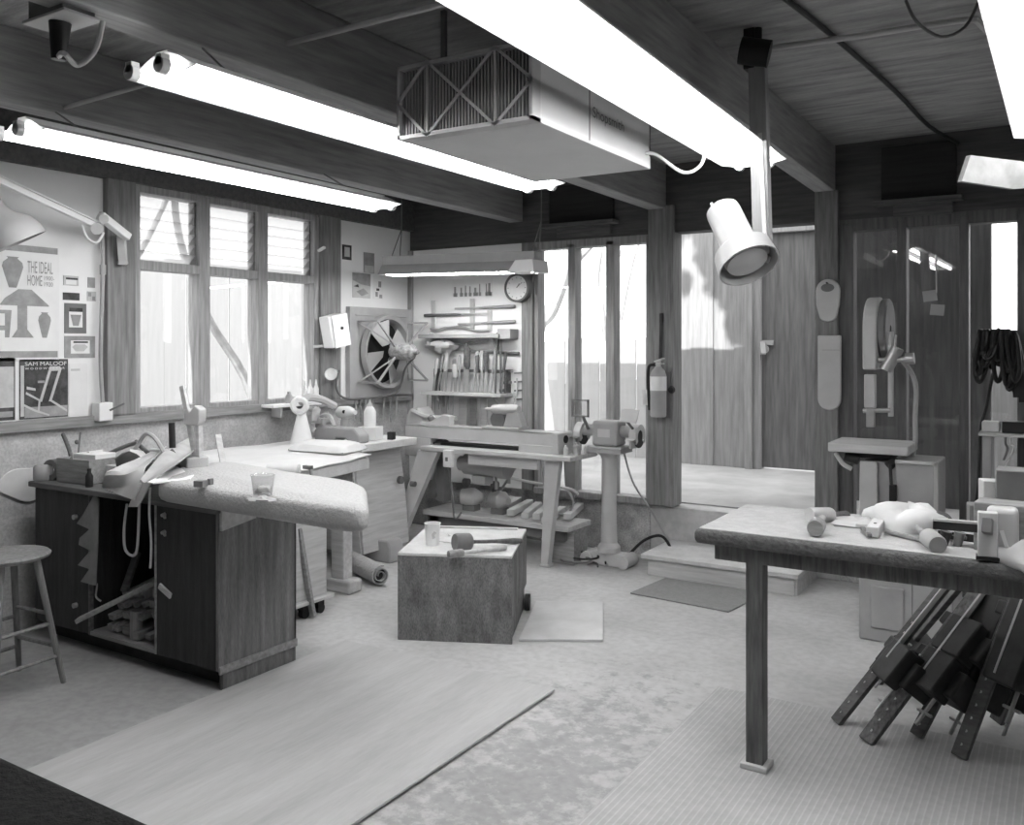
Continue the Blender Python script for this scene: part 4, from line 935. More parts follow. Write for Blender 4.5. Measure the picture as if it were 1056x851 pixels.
# stool at the left
sc_ = V((-4.33,2.33,0)); zs_ = .648
t = thing('wooden_stool', 'worn round wooden stool cut by the left edge', 'stool', sc_)
obj('seat', MB().lathe([(0,zs_-.03),(.15,zs_-.03),(.185,zs_-.018),(.19,zs_-.005),(.18,zs_+.004),(0,zs_-.004)], sc_, n=32), M['stoolw'], t)
feet = []
for k in range(4):
    a_ = pi/4+pi/2*k+.08; f_ = sc_+V((cos(a_)*.245,sin(a_)*.245,0)); h_ = sc_+V((cos(a_)*.125,sin(a_)*.125,zs_-.03)); feet.append((f_,h_))
    mid = f_.lerp(h_,.45); obj('leg', MB().tube([f_, mid, h_], .013, 10, 4, .018), M['stoolw'], t)
for k in range(4):
    for tt in ((.30,.56) if k%2 == 0 else (.22,.48,)):
        a_ = feet[k][0].lerp(feet[k][1],tt); b_ = feet[(k+1)%4][0].lerp(feet[(k+1)%4][1],tt)
        obj('rung', MB().tube([a_, a_.lerp(b_,.5), b_], .010, 8, 2), M['stoolw'], t)
# dark padded bench in the near left corner
t = thing('padded_bench', 'dark carpet-topped bench corner in the bottom left foreground', 'workbench', (-2.0,.5,0))
obj('padded_top', MB().box(-2.9,-1.10,.25,.945,.775,.855), M['carpetd'], t, .03, seg=4)
for x in (-2.8,-1.35):
    for y in (.32,.78): obj('leg', MB().box(x,x+.07,y,y+.07,0,.776), M['legw'], t, .004)
# ============================================================ BACK WALL
YP = YB-.03           # face of the tool board
# clock
c = wy(534,297,YP-.06); c = V((c.x,YP,c.z))
t = thing('wall_clock', 'round wall clock with dark deep rim beside the tool board', 'clock', c)
obj('rim', MB().lathe([(0,0),(.115,0),(.122,.02),(.122,.085),(.108,.092),(.102,.075),(0,.075)], c, (0,-1,0), 36), M['dgrey'], t)
dl_ = obj('dial', MB().cyl(c+V((0,-.074,0)), c+V((0,-.078,0)), .102, n=36), M['paper'], t)
mb = MB()
for k in range(12):
    a_ = k*pi/6; e = V((sin(a_),0,cos(a_))); mb.bar(c+V((0,-.0795,0))+e*.080, c+V((0,-.0795,0))+e*.092, .006,.002,(0,1,0))
obj('hour_marks', mb, M['print_m'], dl_)
obj('hands', MB().bar(c+V((0,-.081,0)), c+V((.028,-.081,.035)), .006,.002,(0,1,0)).bar(c+V((0,-.081,0)), c+V((.055,-.081,.045)), .004,.002,(0,1,0)), M['dgrey'], dl_)
# paper pinned on the tool board
p0 = wy(466,288,YP-.002); p1 = wy(508,306,YP-.002)
t = thing('pinned_diagram', 'pale sheet of tool outlines pinned high on the tool board', 'diagram', ((p0.x+p1.x)/2,YP-.002,p1.z))
obj('sheet', MB().box(p0.x,p1.x,YP-.003,YP-.001,p1.z,p0.z), M['paper'], t)
mb = MB(); wd = p1.x-p0.x; ht = p0.z-p1.z
for k,(u,w_,h_) in enumerate(((.06,.09,.5),(.22,.07,.45),(.33,.06,.55),(.44,.06,.5),(.56,.1,.42),(.68,.05,.6),(.84,.05,.6),(.9,.1,.62))):
    x = p0.x+u*wd; mb.box(x,x+w_*wd*.5,YP-.005,YP-.003,p1.z+.08*ht,p1.z+(.08+h_)*ht); mb.box(x-.2*w_*wd,x+w_*wd*.9,YP-.005,YP-.003,p1.z+.06*ht,p1.z+.25*ht)
obj('outlines', mb, M['print_m'], t)
# long rasps and files on the board
def rasp(label, x0_, x1_, py0, py1, handle_right, m, r=.012):
    y = YP-.022; a_ = wy(x0_,py0,y); b_ = wy(x1_,py1,y)
    if not handle_right: a_, b_ = b_, a_
    t = thing('long_rasp', label, 'file', (a_+b_)/2, 'long turning tools on the tool board')
    m_ = a_.lerp(b_,.42)
    obj('blade', MB().bar(a_, m_, .018,.008,(0,1,0)), M['steel'], t)
    d = (b_-m_).normalized(); L_ = (b_-m_).length
    obj('handle', MB().lathe([(.008,0),(r*.7,.01),(r,.06),(r*1.1,L_*.5),(r*1.35,L_*.85),(r*1.2,L_-.01),(0,L_)], m_, d, 12), m, t)
rasp('highest long tool on the board, handle to the right', 469,532,318.5,316,True,M['wood'])
rasp('second long tool from the top, dark handle to the left', 437,505,325.5,323.5,False,M['dwood'])
rasp('third long tool from the top, handle to the right', 472,532,334.5,331.5,True,M['wood'])
rasp('lowest long tool, below the upper shelf, handle right', 466,536,361,364.5,True,M['dwood'])
tag(obj('drawknife', MB().tube([wy(444,339,YP-.03),wy(452,340,YP-.05),wy(458,338.5,YP-.03),wy(476,337.5,YP-.03),wy(490,341,YP-.03),wy(505,340.5,YP-.03)], .010, 8, 4), M['steel']), 'thin bent drawknife lying just above the upper shelf', 'drawknife')
def holder(px, py0, py1, lab):
    a_ = wy(px,py0,YP-.008); b_ = wy(px,py1,YP-.008)
    tag(obj('tool_holder', MB().box(a_.x-.022,a_.x+.022,YP-.016,YP-.0,b_.z,a_.z), M['lgrey'], None, .003), lab, 'holder')
holder(447,310,338,'pale upright slotted holder at the left of the tool board')
holder(487,308,340,'pale upright slotted holder in the middle of the tool board')
holder(505,320,341,'short pale upright holder right of the middle one')
# shelves
def shelf(label, x0_, x1_, py, d_, th, m):
    a_ = wy(x0_,py,YP-d_); b_ = wy(x1_,py,YP-d_); x_0 = a_.x; x_1 = b_.x; z = a_.z
    t = thing('wall_shelf', label, 'shelf', ((x_0+x_1)/2,YP-d_/2,z))
    obj('board', MB().box(x_0,x_1,YP-d_,YP,z,z+th), m, t, .003)
    for x in (x_0+.12, x_1-.10):
        obj('bracket', MB().prism([(0,0),(0,-.14),(d_*.9,0)], (x,YP,z), (0,-1,0), (0,0,1), (.02,0,0)), m, t)
    return x_0, x_1, z+th
sx0, sx1, sz1 = shelf('upper dusty shelf on the tool board', 431,514,349,.16,.035,M['grey'])
bx = wy(522,346,YP-.1)
box_thing('end_block', 'grey wooden block at the right end of the upper shelf', 'block', (bx.x,YP-.075,bx.z-.03), .13,.13,.085,0, M['grey'])
tx0, tx1, tz = shelf('lower shelf holding the upright chisels', 434,516,407,.20,.028,M['light'])
# chisel rack: a back strip and upright tools each with a handle
tag(obj('chisel_rack', MB().box(tx0+.05,tx1-.02,YP-.07,YP-.05,tz+.17,tz+.2).box(tx0+.05,tx0+.07,YP-.08,YP-.0,tz,tz+.2).box(tx1-.04,tx1-.02,YP-.08,YP,tz,tz+.2), M['dwood'], None, .002), 'dark slotted rack on the lower shelf behind the chisels', 'rack')
rnd = random.Random(5)
hts = [(.30,.020,'lgrey'),(.34,.014,'wood'),(.36,.022,'light'),(.38,.02,'lgrey'),(.30,.016,'wood'),(.25,.03,'lgrey'),(.33,.014,'grey'),(.44,.022,'dwood'),(.40,.03,'dwood'),(.36,.018,'light'),(.34,.022,'dwood'),(.37,.018,'light'),(.36,.026,'dwood'),(.33,.018,'wood'),(.38,.014,'grey'),(.36,.016,'dwood')]
for k,(h_,r_,m_) in enumerate(hts):
    x = tx0+.07+(tx1-tx0-.13)*k/(len(hts)-1)+rnd.uniform(-.008,.008); y = YP-.11; ln = rnd.uniform(-.03,.05)
    b_ = V((x,y,tz+.001)); tp = V((x+ln,y+.02,tz+h_))
    lab = {7:'tallest dark chisel standing on the lower shelf',8:'thick dark chisel right of the tallest one'}.get(k, 'upright chisel standing in the rack on the lower shelf')
    t = thing('chisel', lab, 'chisel', b_, 'chisels standing on the lower shelf')
    m2 = b_.lerp(tp,.5); d = (tp-m2).normalized(); L_ = (tp-m2).length
    obj('blade', MB().bar(b_, m2, r_*1.1,.006,(0,1,0)), M['steel'], t)
    obj('handle', MB().lathe([(r_*.5,0),(r_*.6,.01),(r_*.8,.03),(r_*.75,L_*.4),(r_,L_*.8),(r_*.8,L_-.01),(0,L_)], m2, d, 10), M[m_], t)
tag(obj('leaning_dowel', MB().cyl((tx1-.09,YP-.14,tz),(tx1-.11,YP-.08,tz+.52),.008), M['dwood']), 'slim dark dowel leaning at the right end of the lower shelf, nearer the middle', 'dowel')
tag(obj('leaning_dowel', MB().cyl((tx1-.035,YP-.14,tz),(tx1-.075,YP-.08,tz+.50),.009), M['dwood']), 'slim dark dowel leaning at the very right end of the lower shelf', 'dowel')
t = thing('hand_plane', 'dusty pale hand tool heaped at the left end under the upper shelf', 'plane', (tx0+.18,YP-.12,tz+.33))
obj('body', MB().blob((tx0+.17,YP-.10,tz+.40),.15,.07,.05,3,.4,flat=False), M['lgrey'], t)
obj('handle', MB().tube([(tx0+.04,YP-.1,tz+.38),(tx0+.0,YP-.1,tz+.45),(tx0+.05,YP-.1,tz+.52)], .02), M['lgrey'], t)
tag(obj('caliper', MB().tube([wy(458,356,YP-.05),wy(480,355,YP-.05),wy(503,352,YP-.05)], .009,6,2).tube([wy(480,355,YP-.05),wy(490,350,YP-.05),wy(503,348,YP-.05),wy(508,353,YP-.05)], .008,6,4), M['steel']), 'open pale calipers hanging under the upper shelf', 'calipers')
for k in range(8):
    p = wy(441+k*3.6+(k%2),410,YP-.12); L_ = .13+.05*((k*7)%3)
    tag(obj('drill_bit', MB().cyl((p.x,YP-.12,tz-.03),(p.x,YP-.12,tz-.03-L_),.005,.004,8), M['steel']), 'thin drill bit hanging point down from the lower shelf', 'bit', 'bits hung from the lower shelf')
for k,(px,w_,m,lab) in enumerate(((458,.06,'lgrey','short pale board hanging under the lower shelf, left of the dark strip'),(489,.07,'wood','dark strip hanging in the middle below the lower shelf'),(478,.09,'light','wide pale board hanging left against the dark strip'),(500,.07,'light','pale board hanging right of the dark strip'))):
    a_ = wy(px,411,YP-.02); b_ = wy(px,441 if k else 430,YP-.02)
    tag(obj('hanging_board', MB().box(a_.x-w_/2,a_.x+w_/2,YP-.03-.012*(k%2),YP-.018-.012*(k%2),b_.z,a_.z), M[m], None, .002), lab, 'board')
for k,(px,py) in enumerate(((524,383),(523,395),(520,403))):
    p = wy(px,py,YP-.03)
    tag(obj('dark_hook', MB().bar((p.x-.045,YP-.03,p.z),(p.x+.04,YP-.03,p.z+.006),.03,.025), M['dgrey'], None, .004), ['upper','middle','lower'][k]+' dark clip in the column right of the lower shelf', 'clip')
p = wy(537,393,YP-.01); a_ = wy(537,376,YP-.01); b_ = wy(537,421,YP-.01)
t = thing('key_board', 'narrow white strip with small tools right of the lower shelf', 'tool strip', (a_.x,YP-.01,b_.z))
obj('strip', MB().box(a_.x-.03,a_.x+.03,YP-.016,YP-.0,b_.z,a_.z), M['white'], t, .002)
for k in range(4):
    z = b_.z+(a_.z-b_.z)*(.2+.2*k); obj('hook', MB().bar((a_.x-.05,YP-.03,z),(a_.x+.02,YP-.02,z+.005),.02,.014), M['dgrey'], t)
tag(obj('hanging_rod', MB().tube([wy(533,390,YP-.05),wy(533,405,YP-.05),wy(529,420,YP-.06)], .008), M['lgrey']), 'thin pale bent rod hanging left of the white tool strip', 'rod')
# ============================================================ LATHE
lz = .845; lx0, lx1, ly0, ly1 = -4.42, -3.05, 5.66, 6.10
t = thing('wood_lathe', 'long dusty wood lathe on splayed metal legs under the tool board', 'lathe', ((lx0+lx1)/2,(ly0+ly1)/2,0))
obj('table', MB().box(lx0,lx1,ly0,ly1,lz-.035,lz), M['light'], t, .005)
obj('bed', MB().box(-4.66,-3.22,5.76,5.80,.90,1.0).box(-4.66,-3.22,5.92,5.96,.90,1.0).box(-4.66,-3.22,5.76,5.96,.985,1.0).box(-4.66,-4.40,5.76,5.96,lz-.1,.90).box(-3.55,-3.22,5.75,5.97,lz,.905).box(-3.25,-3.2,5.74,5.98,lz,1.0), M['lgrey'], t, .006)
obj('end_bore', MB().cyl((-3.2,5.86,.95),(-3.192,5.86,.95),.03), M['black'], t)
obj('bed_gap', MB().box(-4.40,-3.55,5.80,5.92,lz+.001,lz+.02), M['black'], t)
obj('apron', MB().box(-3.98,-3.35,ly0+.04,ly0+.06,lz-.12,lz-.035), M['light'], t, .003)
def lathe_leg(px, py, top, w0, w1, m=M['lgrey']):
    f_ = gp(px,py,0); top = V(top); d = top-f_; u = V((1,0,0)); v = V((0,1,0))
    mb = MB(); vs = []
    for P_, a_ in ((f_,w0),(top,w1)):
        vs += [P_+V((-a_,-.03,0)),P_+V((a_,-.03,0)),P_+V((a_,.03,0)),P_+V((-a_,.03,0))]
    mb.raw(vs,[(0,1,2,3),(4,5,6,7),(0,1,5,4),(1,2,6,5),(2,3,7,6),(3,0,4,7)])
    mb.box(f_.x-w0-.01,f_.x+w0+.015,f_.y-.04,f_.y+.04,0,.02)
    obj('leg', mb, m, t, .004)
lathe_leg(563,584,(lx1-.18,ly0+.08,lz-.035),.030,.062)
lathe_leg(590,549,(lx1-.20,ly1-.06,lz-.035),.028,.055)
lathe_leg(408,566,(lx0+.06,ly0+.05,lz-.035),.035,.10)
lathe_leg(440,535,(lx0+.0,ly1-.06,lz-.035),.028,.06)
obj('motor', MB().cyl((-4.12,5.88,.70),(-3.76,5.88,.70),.085,n=20).cyl((-3.80,5.88,.70),(-3.72,5.88,.70),.095,n=20).cyl((-4.12,5.88,.70),(-4.18,5.88,.70),.06).box(-4.03,-3.9,5.82,5.94,.55,.62).box(-4.1,-3.8,5.86,5.9,.75,.81), M['grey'], t, .004)
sb_ = obj('switch_box', MB().box(-4.16,-4.08,ly0-.05,ly0-.0,.70,.835), M['enamel'], t, .008)
obj('switch', MB().box(-4.13,-4.11,ly0-.056,ly0-.05,.75,.78), M['dgrey'], sb_)
obj('cord', MB().tube([(-4.12,ly0-.03,.70),(-4.09,ly0-.02,.5),(-4.08,ly0,.3),(-4.05,ly0+.05,.34)], .008), M['dgrey'], t)
obj('pulley_guard', MB().cyl((-4.38,5.86,.80),(-4.32,5.86,.80),.085,n=20).box(-4.38,-4.30,5.82,5.92,.38,.80), M['dgrey'], t, .006)
obj('brace', MB().bar((-3.62,5.95,.80),(-4.02,6.2,.42),.018,.012).bar((-3.50,6.0,.80),(-3.50,6.1,.40),.014,.012).cyl((-3.88,5.95,.81),(-3.88,5.95,.5),.012).cyl((-3.76,5.95,.81),(-3.76,5.95,.56),.014), M['steel'], t)
sz = .30
obj('lower_shelf', MB().box(-4.52,-3.15,5.82,6.18,sz-.04,sz), M['light'], t, .004)
obj('shelf_support', MB().box(-4.50,-3.2,5.86,5.9,sz-.12,sz-.04).box(-4.48,-4.38,5.86,6.14,0,sz-.04), M['dgrey'], t, .004)
# pumps and pipe on the lower shelf
for k,(x,lab) in enumerate(((-4.16,'left small dusty pump on the lathe shelf'),(-3.88,'right small round pump on the lathe shelf'))):
    t = thing('small_pump', lab, 'pump', (x,6.02,sz), 'pumps on the lathe shelf')
    obj('body', MB().lathe([(0,-.08),(.06,-.08),(.07,-.04),(.075,.03),(.05,.07),(.03,.1),(0,.1)], (x,6.0,sz+.11), (1,-.2 if k else .4,0), 16), M['grey' if k else 'lgrey'], t)
    obj('foot', MB().box(x-.06,x+.06,5.96,6.05,sz,sz+.05), M['dgrey'], t, .004)
    obj('valve', MB().cyl((x-.05,6.0,sz+.15),(x-.05,6.0,sz+.23),.02).cyl((x-.07,6.0,sz+.23),(x-.02,6.0,sz+.23),.03), M['dgrey'], t)
tag(obj('water_pipe', MB().tube([(-4.2,6.12,sz+.22),(-4.1,6.2,sz+.27),(-3.7,6.25,sz+.23),(-3.38,6.25,sz+.21),(-3.3,6.25,sz+.17)], .012), M['lgrey']), 'pale pipe running behind the two pumps on the lathe shelf', 'pipe')
tag(obj('coiled_hose', MB().tube([(-3.36+.09*cos(a_/6*6.28),6.12+.02*sin(a_),sz+.12+.09*sin(a_/6*6.28)) for a_ in range(0,8)], .010), M['grey']), 'grey hose loop standing at the back of the lathe shelf', 'hose')
rnd = random.Random(8)
for k,(p_,q_) in enumerate((((516,526),(548,508)),((526,529),(560,511)),((541,532),(566,512)),((553,533),(577,512)),((562,537),(590,519)),((585,533),(600,520)),((520,519),(540,508)))):
    z = sz+.028+.014*(k%2); a_ = gp(*p_,z); b_ = gp(*q_,z)
    dlt = (b_-a_); b_ = a_+dlt.normalized()*min(dlt.length,.5)
    tag(obj('wood_billet', MB().bar(a_,b_,.06,.05), M['board'], None, .006), 'dusty pale wood billet piled on the right of the lathe shelf', 'billet', 'billets on the lathe shelf')
p = gp(590,541,.24); box_thing('wood_chunk', 'square wooden block behind the right lathe leg', 'block', (-3.24,6.0,.0), .19,.22,.258,.0, M['wood'])
for k in range(2):
    c_ = V((-3.13+.04*k,5.92+.05*k,.012+.02*k))
    tag(obj('cable_coil', MB().tube([c_+V((.17*cos(a_*.7)*(1-.04*a_),.11*sin(a_*.7)*(1-.04*a_),.004*a_)) for a_ in range(0,14)], .008,6,4), M['black' if k else 'dgrey']), ['thin cable looped on the floor behind the right lathe leg','black cable coil heaped under the wooden block'][k], 'cable')
# machines behind and above the lathe bed
t = thing('bench_vise', 'pale machine with a hooked arm left of the hanging boards, behind the lathe', 'vise', (-4.72,6.2,1.0))
obj('body', MB().prism([(0,0),(0,.12),(.05,.2),(.14,.22),(.2,.15),(.22,0)], (-4.95,6.12,.9), (1,0,0), (0,0,1), (0,.18,0)), M['lgrey'], t, .02)
obj('arm', MB().tube([(-4.86,6.12,1.08),(-4.72,6.12,1.04),(-4.55,6.14,1.03),(-4.42,6.15,1.03)], .022), M['lgrey'], t)
obj('jaw', MB().blob((-4.62,6.16,.96),.1,.06,.06,4,.4,flat=False), M['dgrey'], t)
t = thing('hand_block_plane', 'pale wedge-shaped hand plane lying on the lathe bed', 'plane', (-4.40,5.86,1.0))
obj('body', MB().prism([(-.12,0),(-.13,.02),(-.02,.03),(.1,.09),(.17,.08),(.17,0)], (-4.42,5.82,1.001), (1,0,0), (0,0,1), (0,.07,0)), M['lgrey'], t, .006)
obj('knob', MB().blob((-4.46,5.855,1.05),.03,.025,.03,4,.1,flat=False), M['dgrey'], t)
t = thing('belt_sander', 'round-bodied grey sander standing on the right of the lathe bed', 'sander', (-3.75,5.88,1.0))
obj('base', MB().box(-3.92,-3.58,5.80,5.96,1.001,1.02), M['lgrey'], t, .004)
obj('wheel_guard', MB().cyl((-3.80,5.84,1.07),(-3.80,5.90,1.07),.065,n=22), M['dgrey'], t)
obj('column', MB().prism([(-.02,0),(.02,.12),(.12,.12),(.16,.0)], (-3.72,5.83,1.02), (1,0,0), (0,0,1), (0,.08,0)), M['grey'], t, .008)
obj('motor', MB().lathe([(0,0),(.012,0),(.014,.06),(.035,.07),(.04,.1),(.04,.28),(.03,.31),(0,.31)], (-3.92,5.86,1.15), (1,0,.02), 18), M['lgrey'], t)
for k,(x,r_,h_,m) in enumerate(((-3.14,.022,.07,'lgrey'),(-3.10,.03,.085,'grey'),(-3.07,.018,.06,'lgrey'))):
    tag(obj('bottle', MB().lathe([(0,0),(r_,0),(r_,h_*.7),(r_*.5,h_*.85),(r_*.5,h_),(0,h_)], (x,5.76+.09*k,lz+.001), n=14), M[m]), ['left small pot on the right end of the lathe table','widest dark pot on the right end of the lathe table','rearmost little pot on the right end of the lathe table'][k], 'pot')
# ============================================================ GRINDER
gx, gy = -2.935, 6.06
t = thing('pedestal_grinder', 'grey double-wheeled grinder on a round pedestal before the tall panes', 'grinder', (gx,gy,0))
obj('base', MB().box(gx-.13,gx+.13,gy-.06,gy+.06,0,.10).cyl((gx-.15,gy-.09,.05),(gx-.15,gy+.09,.05),.05).cyl((gx+.15,gy-.09,.05),(gx+.15,gy+.09,.05),.05), M['lgrey'], t, .01)
obj('column', MB().lathe([(0,.1),(.085,.1),(.085,.14),(.062,.17),(.056,.4),(.056,.80),(.07,.83),(.09,.85),(0,.85)], (gx,gy,0), n=24), M['lgrey'], t)
obj('tray', MB().box(gx-.145,gx+.145,gy-.11,gy+.11,.85,.885).box(gx-.15,gx+.15,gy-.115,gy+.115,.88,.90), M['grey'], t, .006)
mh_ = obj('motor_housing', MB().box(gx-.105,gx+.105,gy-.09,gy+.09,.90,1.09), M['grey'], t, .025, seg=3)
obj('nameplate', MB().box(gx-.05,gx+.05,gy-.094,gy-.09,.97,1.03), M['lgrey'], mh_)
obj('spindle_arm', MB().cyl((gx-.24,gy,1.01),(gx+.24,gy,1.01),.045), M['grey'], t)
for s in (-1,1):
    x = gx+s*.23
    obj('wheel', MB().cyl((x-.02,gy,.98),(x+.02,gy,.98),.085,n=24), M['blk2'], t)
    obj('wheel_guard', MB().prism([(.09*cos(a_),.09*sin(a_)) for a_ in [k*pi/10-.2*pi for k in range(15)]]+[(.05*cos(a_),.05*sin(a_)) for a_ in [k*pi/10-.2*pi for k in range(14,-1,-1)]], (x-.028,gy,.98), (0,1,0), (0,0,1), (.056,0,0)), M['lgrey'], t)
    obj('tool_rest', MB().box(x-.035,x+.035,gy-.14,gy-.08,.955,.965).box(x-.01,x+.01,gy-.12,gy-.0,.9,.955), M['steel'], t)
q = wy(598.5,421,gy-.12)
es_ = obj('eye_shield', MB().box(q.x-.068,q.x+.068,gy-.125,gy-.12,q.z-.06,q.z+.06), M['shield'], t)
mb = MB()
for a_,b_,c_,d_ in ((-.072,.072,.054,.066),(-.072,.072,-.066,-.054),(-.072,-.06,-.066,.066),(.06,.072,-.066,.066)): mb.box(q.x+a_,q.x+b_,gy-.13,gy-.115,q.z+c_,q.z+d_)
mb.cyl((q.x+.02,gy-.12,q.z-.06),(q.x+.03,gy-.05,q.z-.16),.012); obj('shield_frame', mb, M['dgrey'], es_)
q = wy(649,429,gy-.12)
obj('eye_shield', MB().obox(q, (.068,.0,0), (0,.03,.045), (0,.004,-.003)), M['lgrey'], t, .003)
obj('shield_arm', MB().cyl(q+V((-.02,0,-.04)),(gx+.23,gy-.04,1.02),.01), M['dgrey'], t)
tag(obj('power_cord', MB().tube([(gx+.06,gy+.10,.90),(gx+.12,gy+.16,.62),(gx+.22,gy+.26,.40),(gx+.36,gy+.3,.15),(gx+.43,gy+.22,.03)], .008), M['grey']), 'thin grey cord hanging from the grinder to the floor', 'cord')
tag(obj('black_hose', MB().tube([(gx+.12,gy+.05,.06),(gx+.2,gy+.18,.17),(gx+.32,gy+.24,.21),(gx+.42,gy+.2,.12),(gx+.47,gy+.12,.02)], .011), M['black']), 'black hose arching on the floor between grinder and step', 'hose')
# ============================================================ POST THINGS
p = wy(678,430,YB-.13); pt = wy(678,372,YB-.13); ez = p.z; eh = pt.z-p.z; ex = p.x+.005
t = thing('fire_extinguisher', 'small fire extinguisher hung on the post left of the doorway', 'fire extinguisher', (ex,YB-.12,ez))
cy_ = obj('cylinder', MB().lathe([(0,0),(.056,0),(.062,.012),(.062,eh*.74),(.05,eh*.82),(.03,eh*.87),(.022,eh*.9),(0,eh*.9)], (ex,YB-.125,ez), n=22), M['grey'], t)
obj('label', MB().lathe([(.0625,eh*.47),(.0635,eh*.47),(.0635,eh*.72),(.0625,eh*.72)], (ex,YB-.125,ez), n=22), M['paper'], cy_)
obj('handle', MB().cyl((ex,YB-.125,ez+eh*.88),(ex,YB-.125,ez+eh),.02).bar((ex-.03,YB-.125,ez+eh*.98),(ex+.06,YB-.16,ez+eh*1.04),.025,.012).bar((ex-.03,YB-.125,ez+eh*.93),(ex+.055,YB-.15,ez+eh*.95),.022,.01), M['lgrey'], t, .003)
obj('hose', MB().tube([(ex-.02,YB-.14,ez+eh*.93),(ex-.065,YB-.15,ez+eh*.9),(ex-.08,YB-.14,ez+eh*.7),(ex-.075,YB-.135,ez+eh*.35),(ex-.07,YB-.13,ez+.05)], .012), M['black'], t)
obj('wall_bracket', MB().box(ex-.02,ex+.075,YB-.075,YB-.06,ez-.01,ez+eh*.8), M['dgrey'], t)
a_ = wy(682,330,YB-.07); b_ = wy(681,370,YB-.07)
tag(obj('hanging_chisel', MB().bar(b_,a_,.022,.012,(0,1,0)).cyl(a_+V((0,0,-.02)),a_+V((0,0,.05)),.016), M['blk2']), 'dark narrow bar hung on the post just above the extinguisher', 'bar')
q = wy(693,402,YB-.07); tag(obj('round_fitting', MB().lathe([(0,0),(.022,0),(.03,.02),(.022,.04),(0,.042)], (q.x,YB-.06,q.z), (0,-1,0), 16), M['black']), 'round black knob on the post right of the extinguisher', 'knob')
q = wy(665,410,YB-.06); tag(obj('paper_tag', MB().box(q.x-.03,q.x+.02,YB-.045,YB-.037,q.z-.06,q.z+.06), M['paper']), 'small pale tag at the window frame beside the extinguisher', 'tag')
# sanding belts on the right doorway post
def belt(label, name, px0, px1, py0, py1, loop):
    y = YB-.066; a_ = wy((px0+px1)/2,py0,y); b_ = wy((px0+px1)/2,py1,y); wd = wy(px1,py0,y).x-wy(px0,py0,y).x
    x = a_.x; h_ = a_.z-b_.z; r_ = wd/2
    t = thing(name, label, 'sanding belt', (x,y,b_.z))
    pts = []
    if loop:
        up_ = [(r_*cos(k*pi/12), h_-r_+r_*sin(k*pi/12)) for k in range(13)]; lo_ = [(-r_*.72*cos(k*pi/8), r_*.5-r_*.5*sin(k*pi/8)) for k in range(9)]
        pts = up_+[(-r_*.95,h_*.4)]+lo_+[(r_*.95,h_*.4)]
    else: pts = [(-r_,h_),(-r_*.98,h_*.5)]+[(-r_*cos(k*pi/10), r_-r_*sin(k*pi/10)) for k in range(11)]+[(r_*.98,h_*.5),(r_,h_)]
    obj('band', MB().prism(pts, (x,y,b_.z), (1,0,0), (0,0,1), (0,-.03,0)), M['lgrey'], t, .008)
    if loop:
        obj('hollow', MB().prism([(r_*.55*cos(k*pi/9),r_*.35*sin(k*pi/9)) for k in range(18)], (x,y-.031,a_.z-r_*.75), (1,0,0), (0,0,1), (0,-.003,0)), M['dgrey'], t)
        obj('nail', MB().cyl((x,y,a_.z-r_*.4),(x,y-.06,a_.z-r_*.35),.006), M['blk2'], t)
    else: obj('fold', MB().box(x-r_*.6,x+r_*.9,y-.034,y-.03,b_.z+h_*.80,b_.z+h_*.81), M['grey'], t)
belt('grey looped belt hung on a nail on the right doorway post', 'sanding_belt', 842,867,288,332, True)
belt('long pale rounded strip hung below the looped belt', 'wide_belt', 844,868,346,423, False)
# ============================================================ FLOOR THINGS
t = thing('door_step', 'low dusty wooden step platform at the doorway', 'step', (-2.06,6.22,0))
obj('tread', MB().box(-2.62,-1.50,5.925,6.49,.115,.148), M['dusty'], t, .006)
obj('riser', MB().box(-2.57,-1.53,5.945,5.965,0,.115), M['light'], t, .003)
obj('side_panel', MB().box(-1.535,-1.515,5.965,6.48,0,.115), M['light'], t, .003)
obj('side_panel', MB().box(-2.58,-2.56,5.965,6.48,0,.115), M['light'], t, .003)
a_, b_, c_, d_ = gp(648,613), gp(755,634), gp(800,612), gp(690,597)
tag(obj('door_mat', MB().prism([(-2.47,5.42),(-1.78,5.36),(-1.70,5.90),(-2.42,5.90)], (0,0,.0005), (1,0,0), (0,1,0), (0,0,.010)), M['mat_'], None, .003), 'thin grey mat on the floor in front of the step', 'mat')
P4 = [gp(535,662),gp(622,662.5),gp(622,624),gp(553,622)]
tag(obj('floor_board', MB().prism([(q.x,q.y) for q in P4], (0,0,.0005), (1,0,0), (0,1,0), (0,0,.016)), M['board'], None, .003), 'small white board lying on the floor right of the dark box', 'board')
tag(obj('plywood_sheet', MB().box(-3.40,-2.07,1.24,3.68,.010,.019), M['ply']), 'large dusty plywood sheet lying on the floor in front', 'plywood')
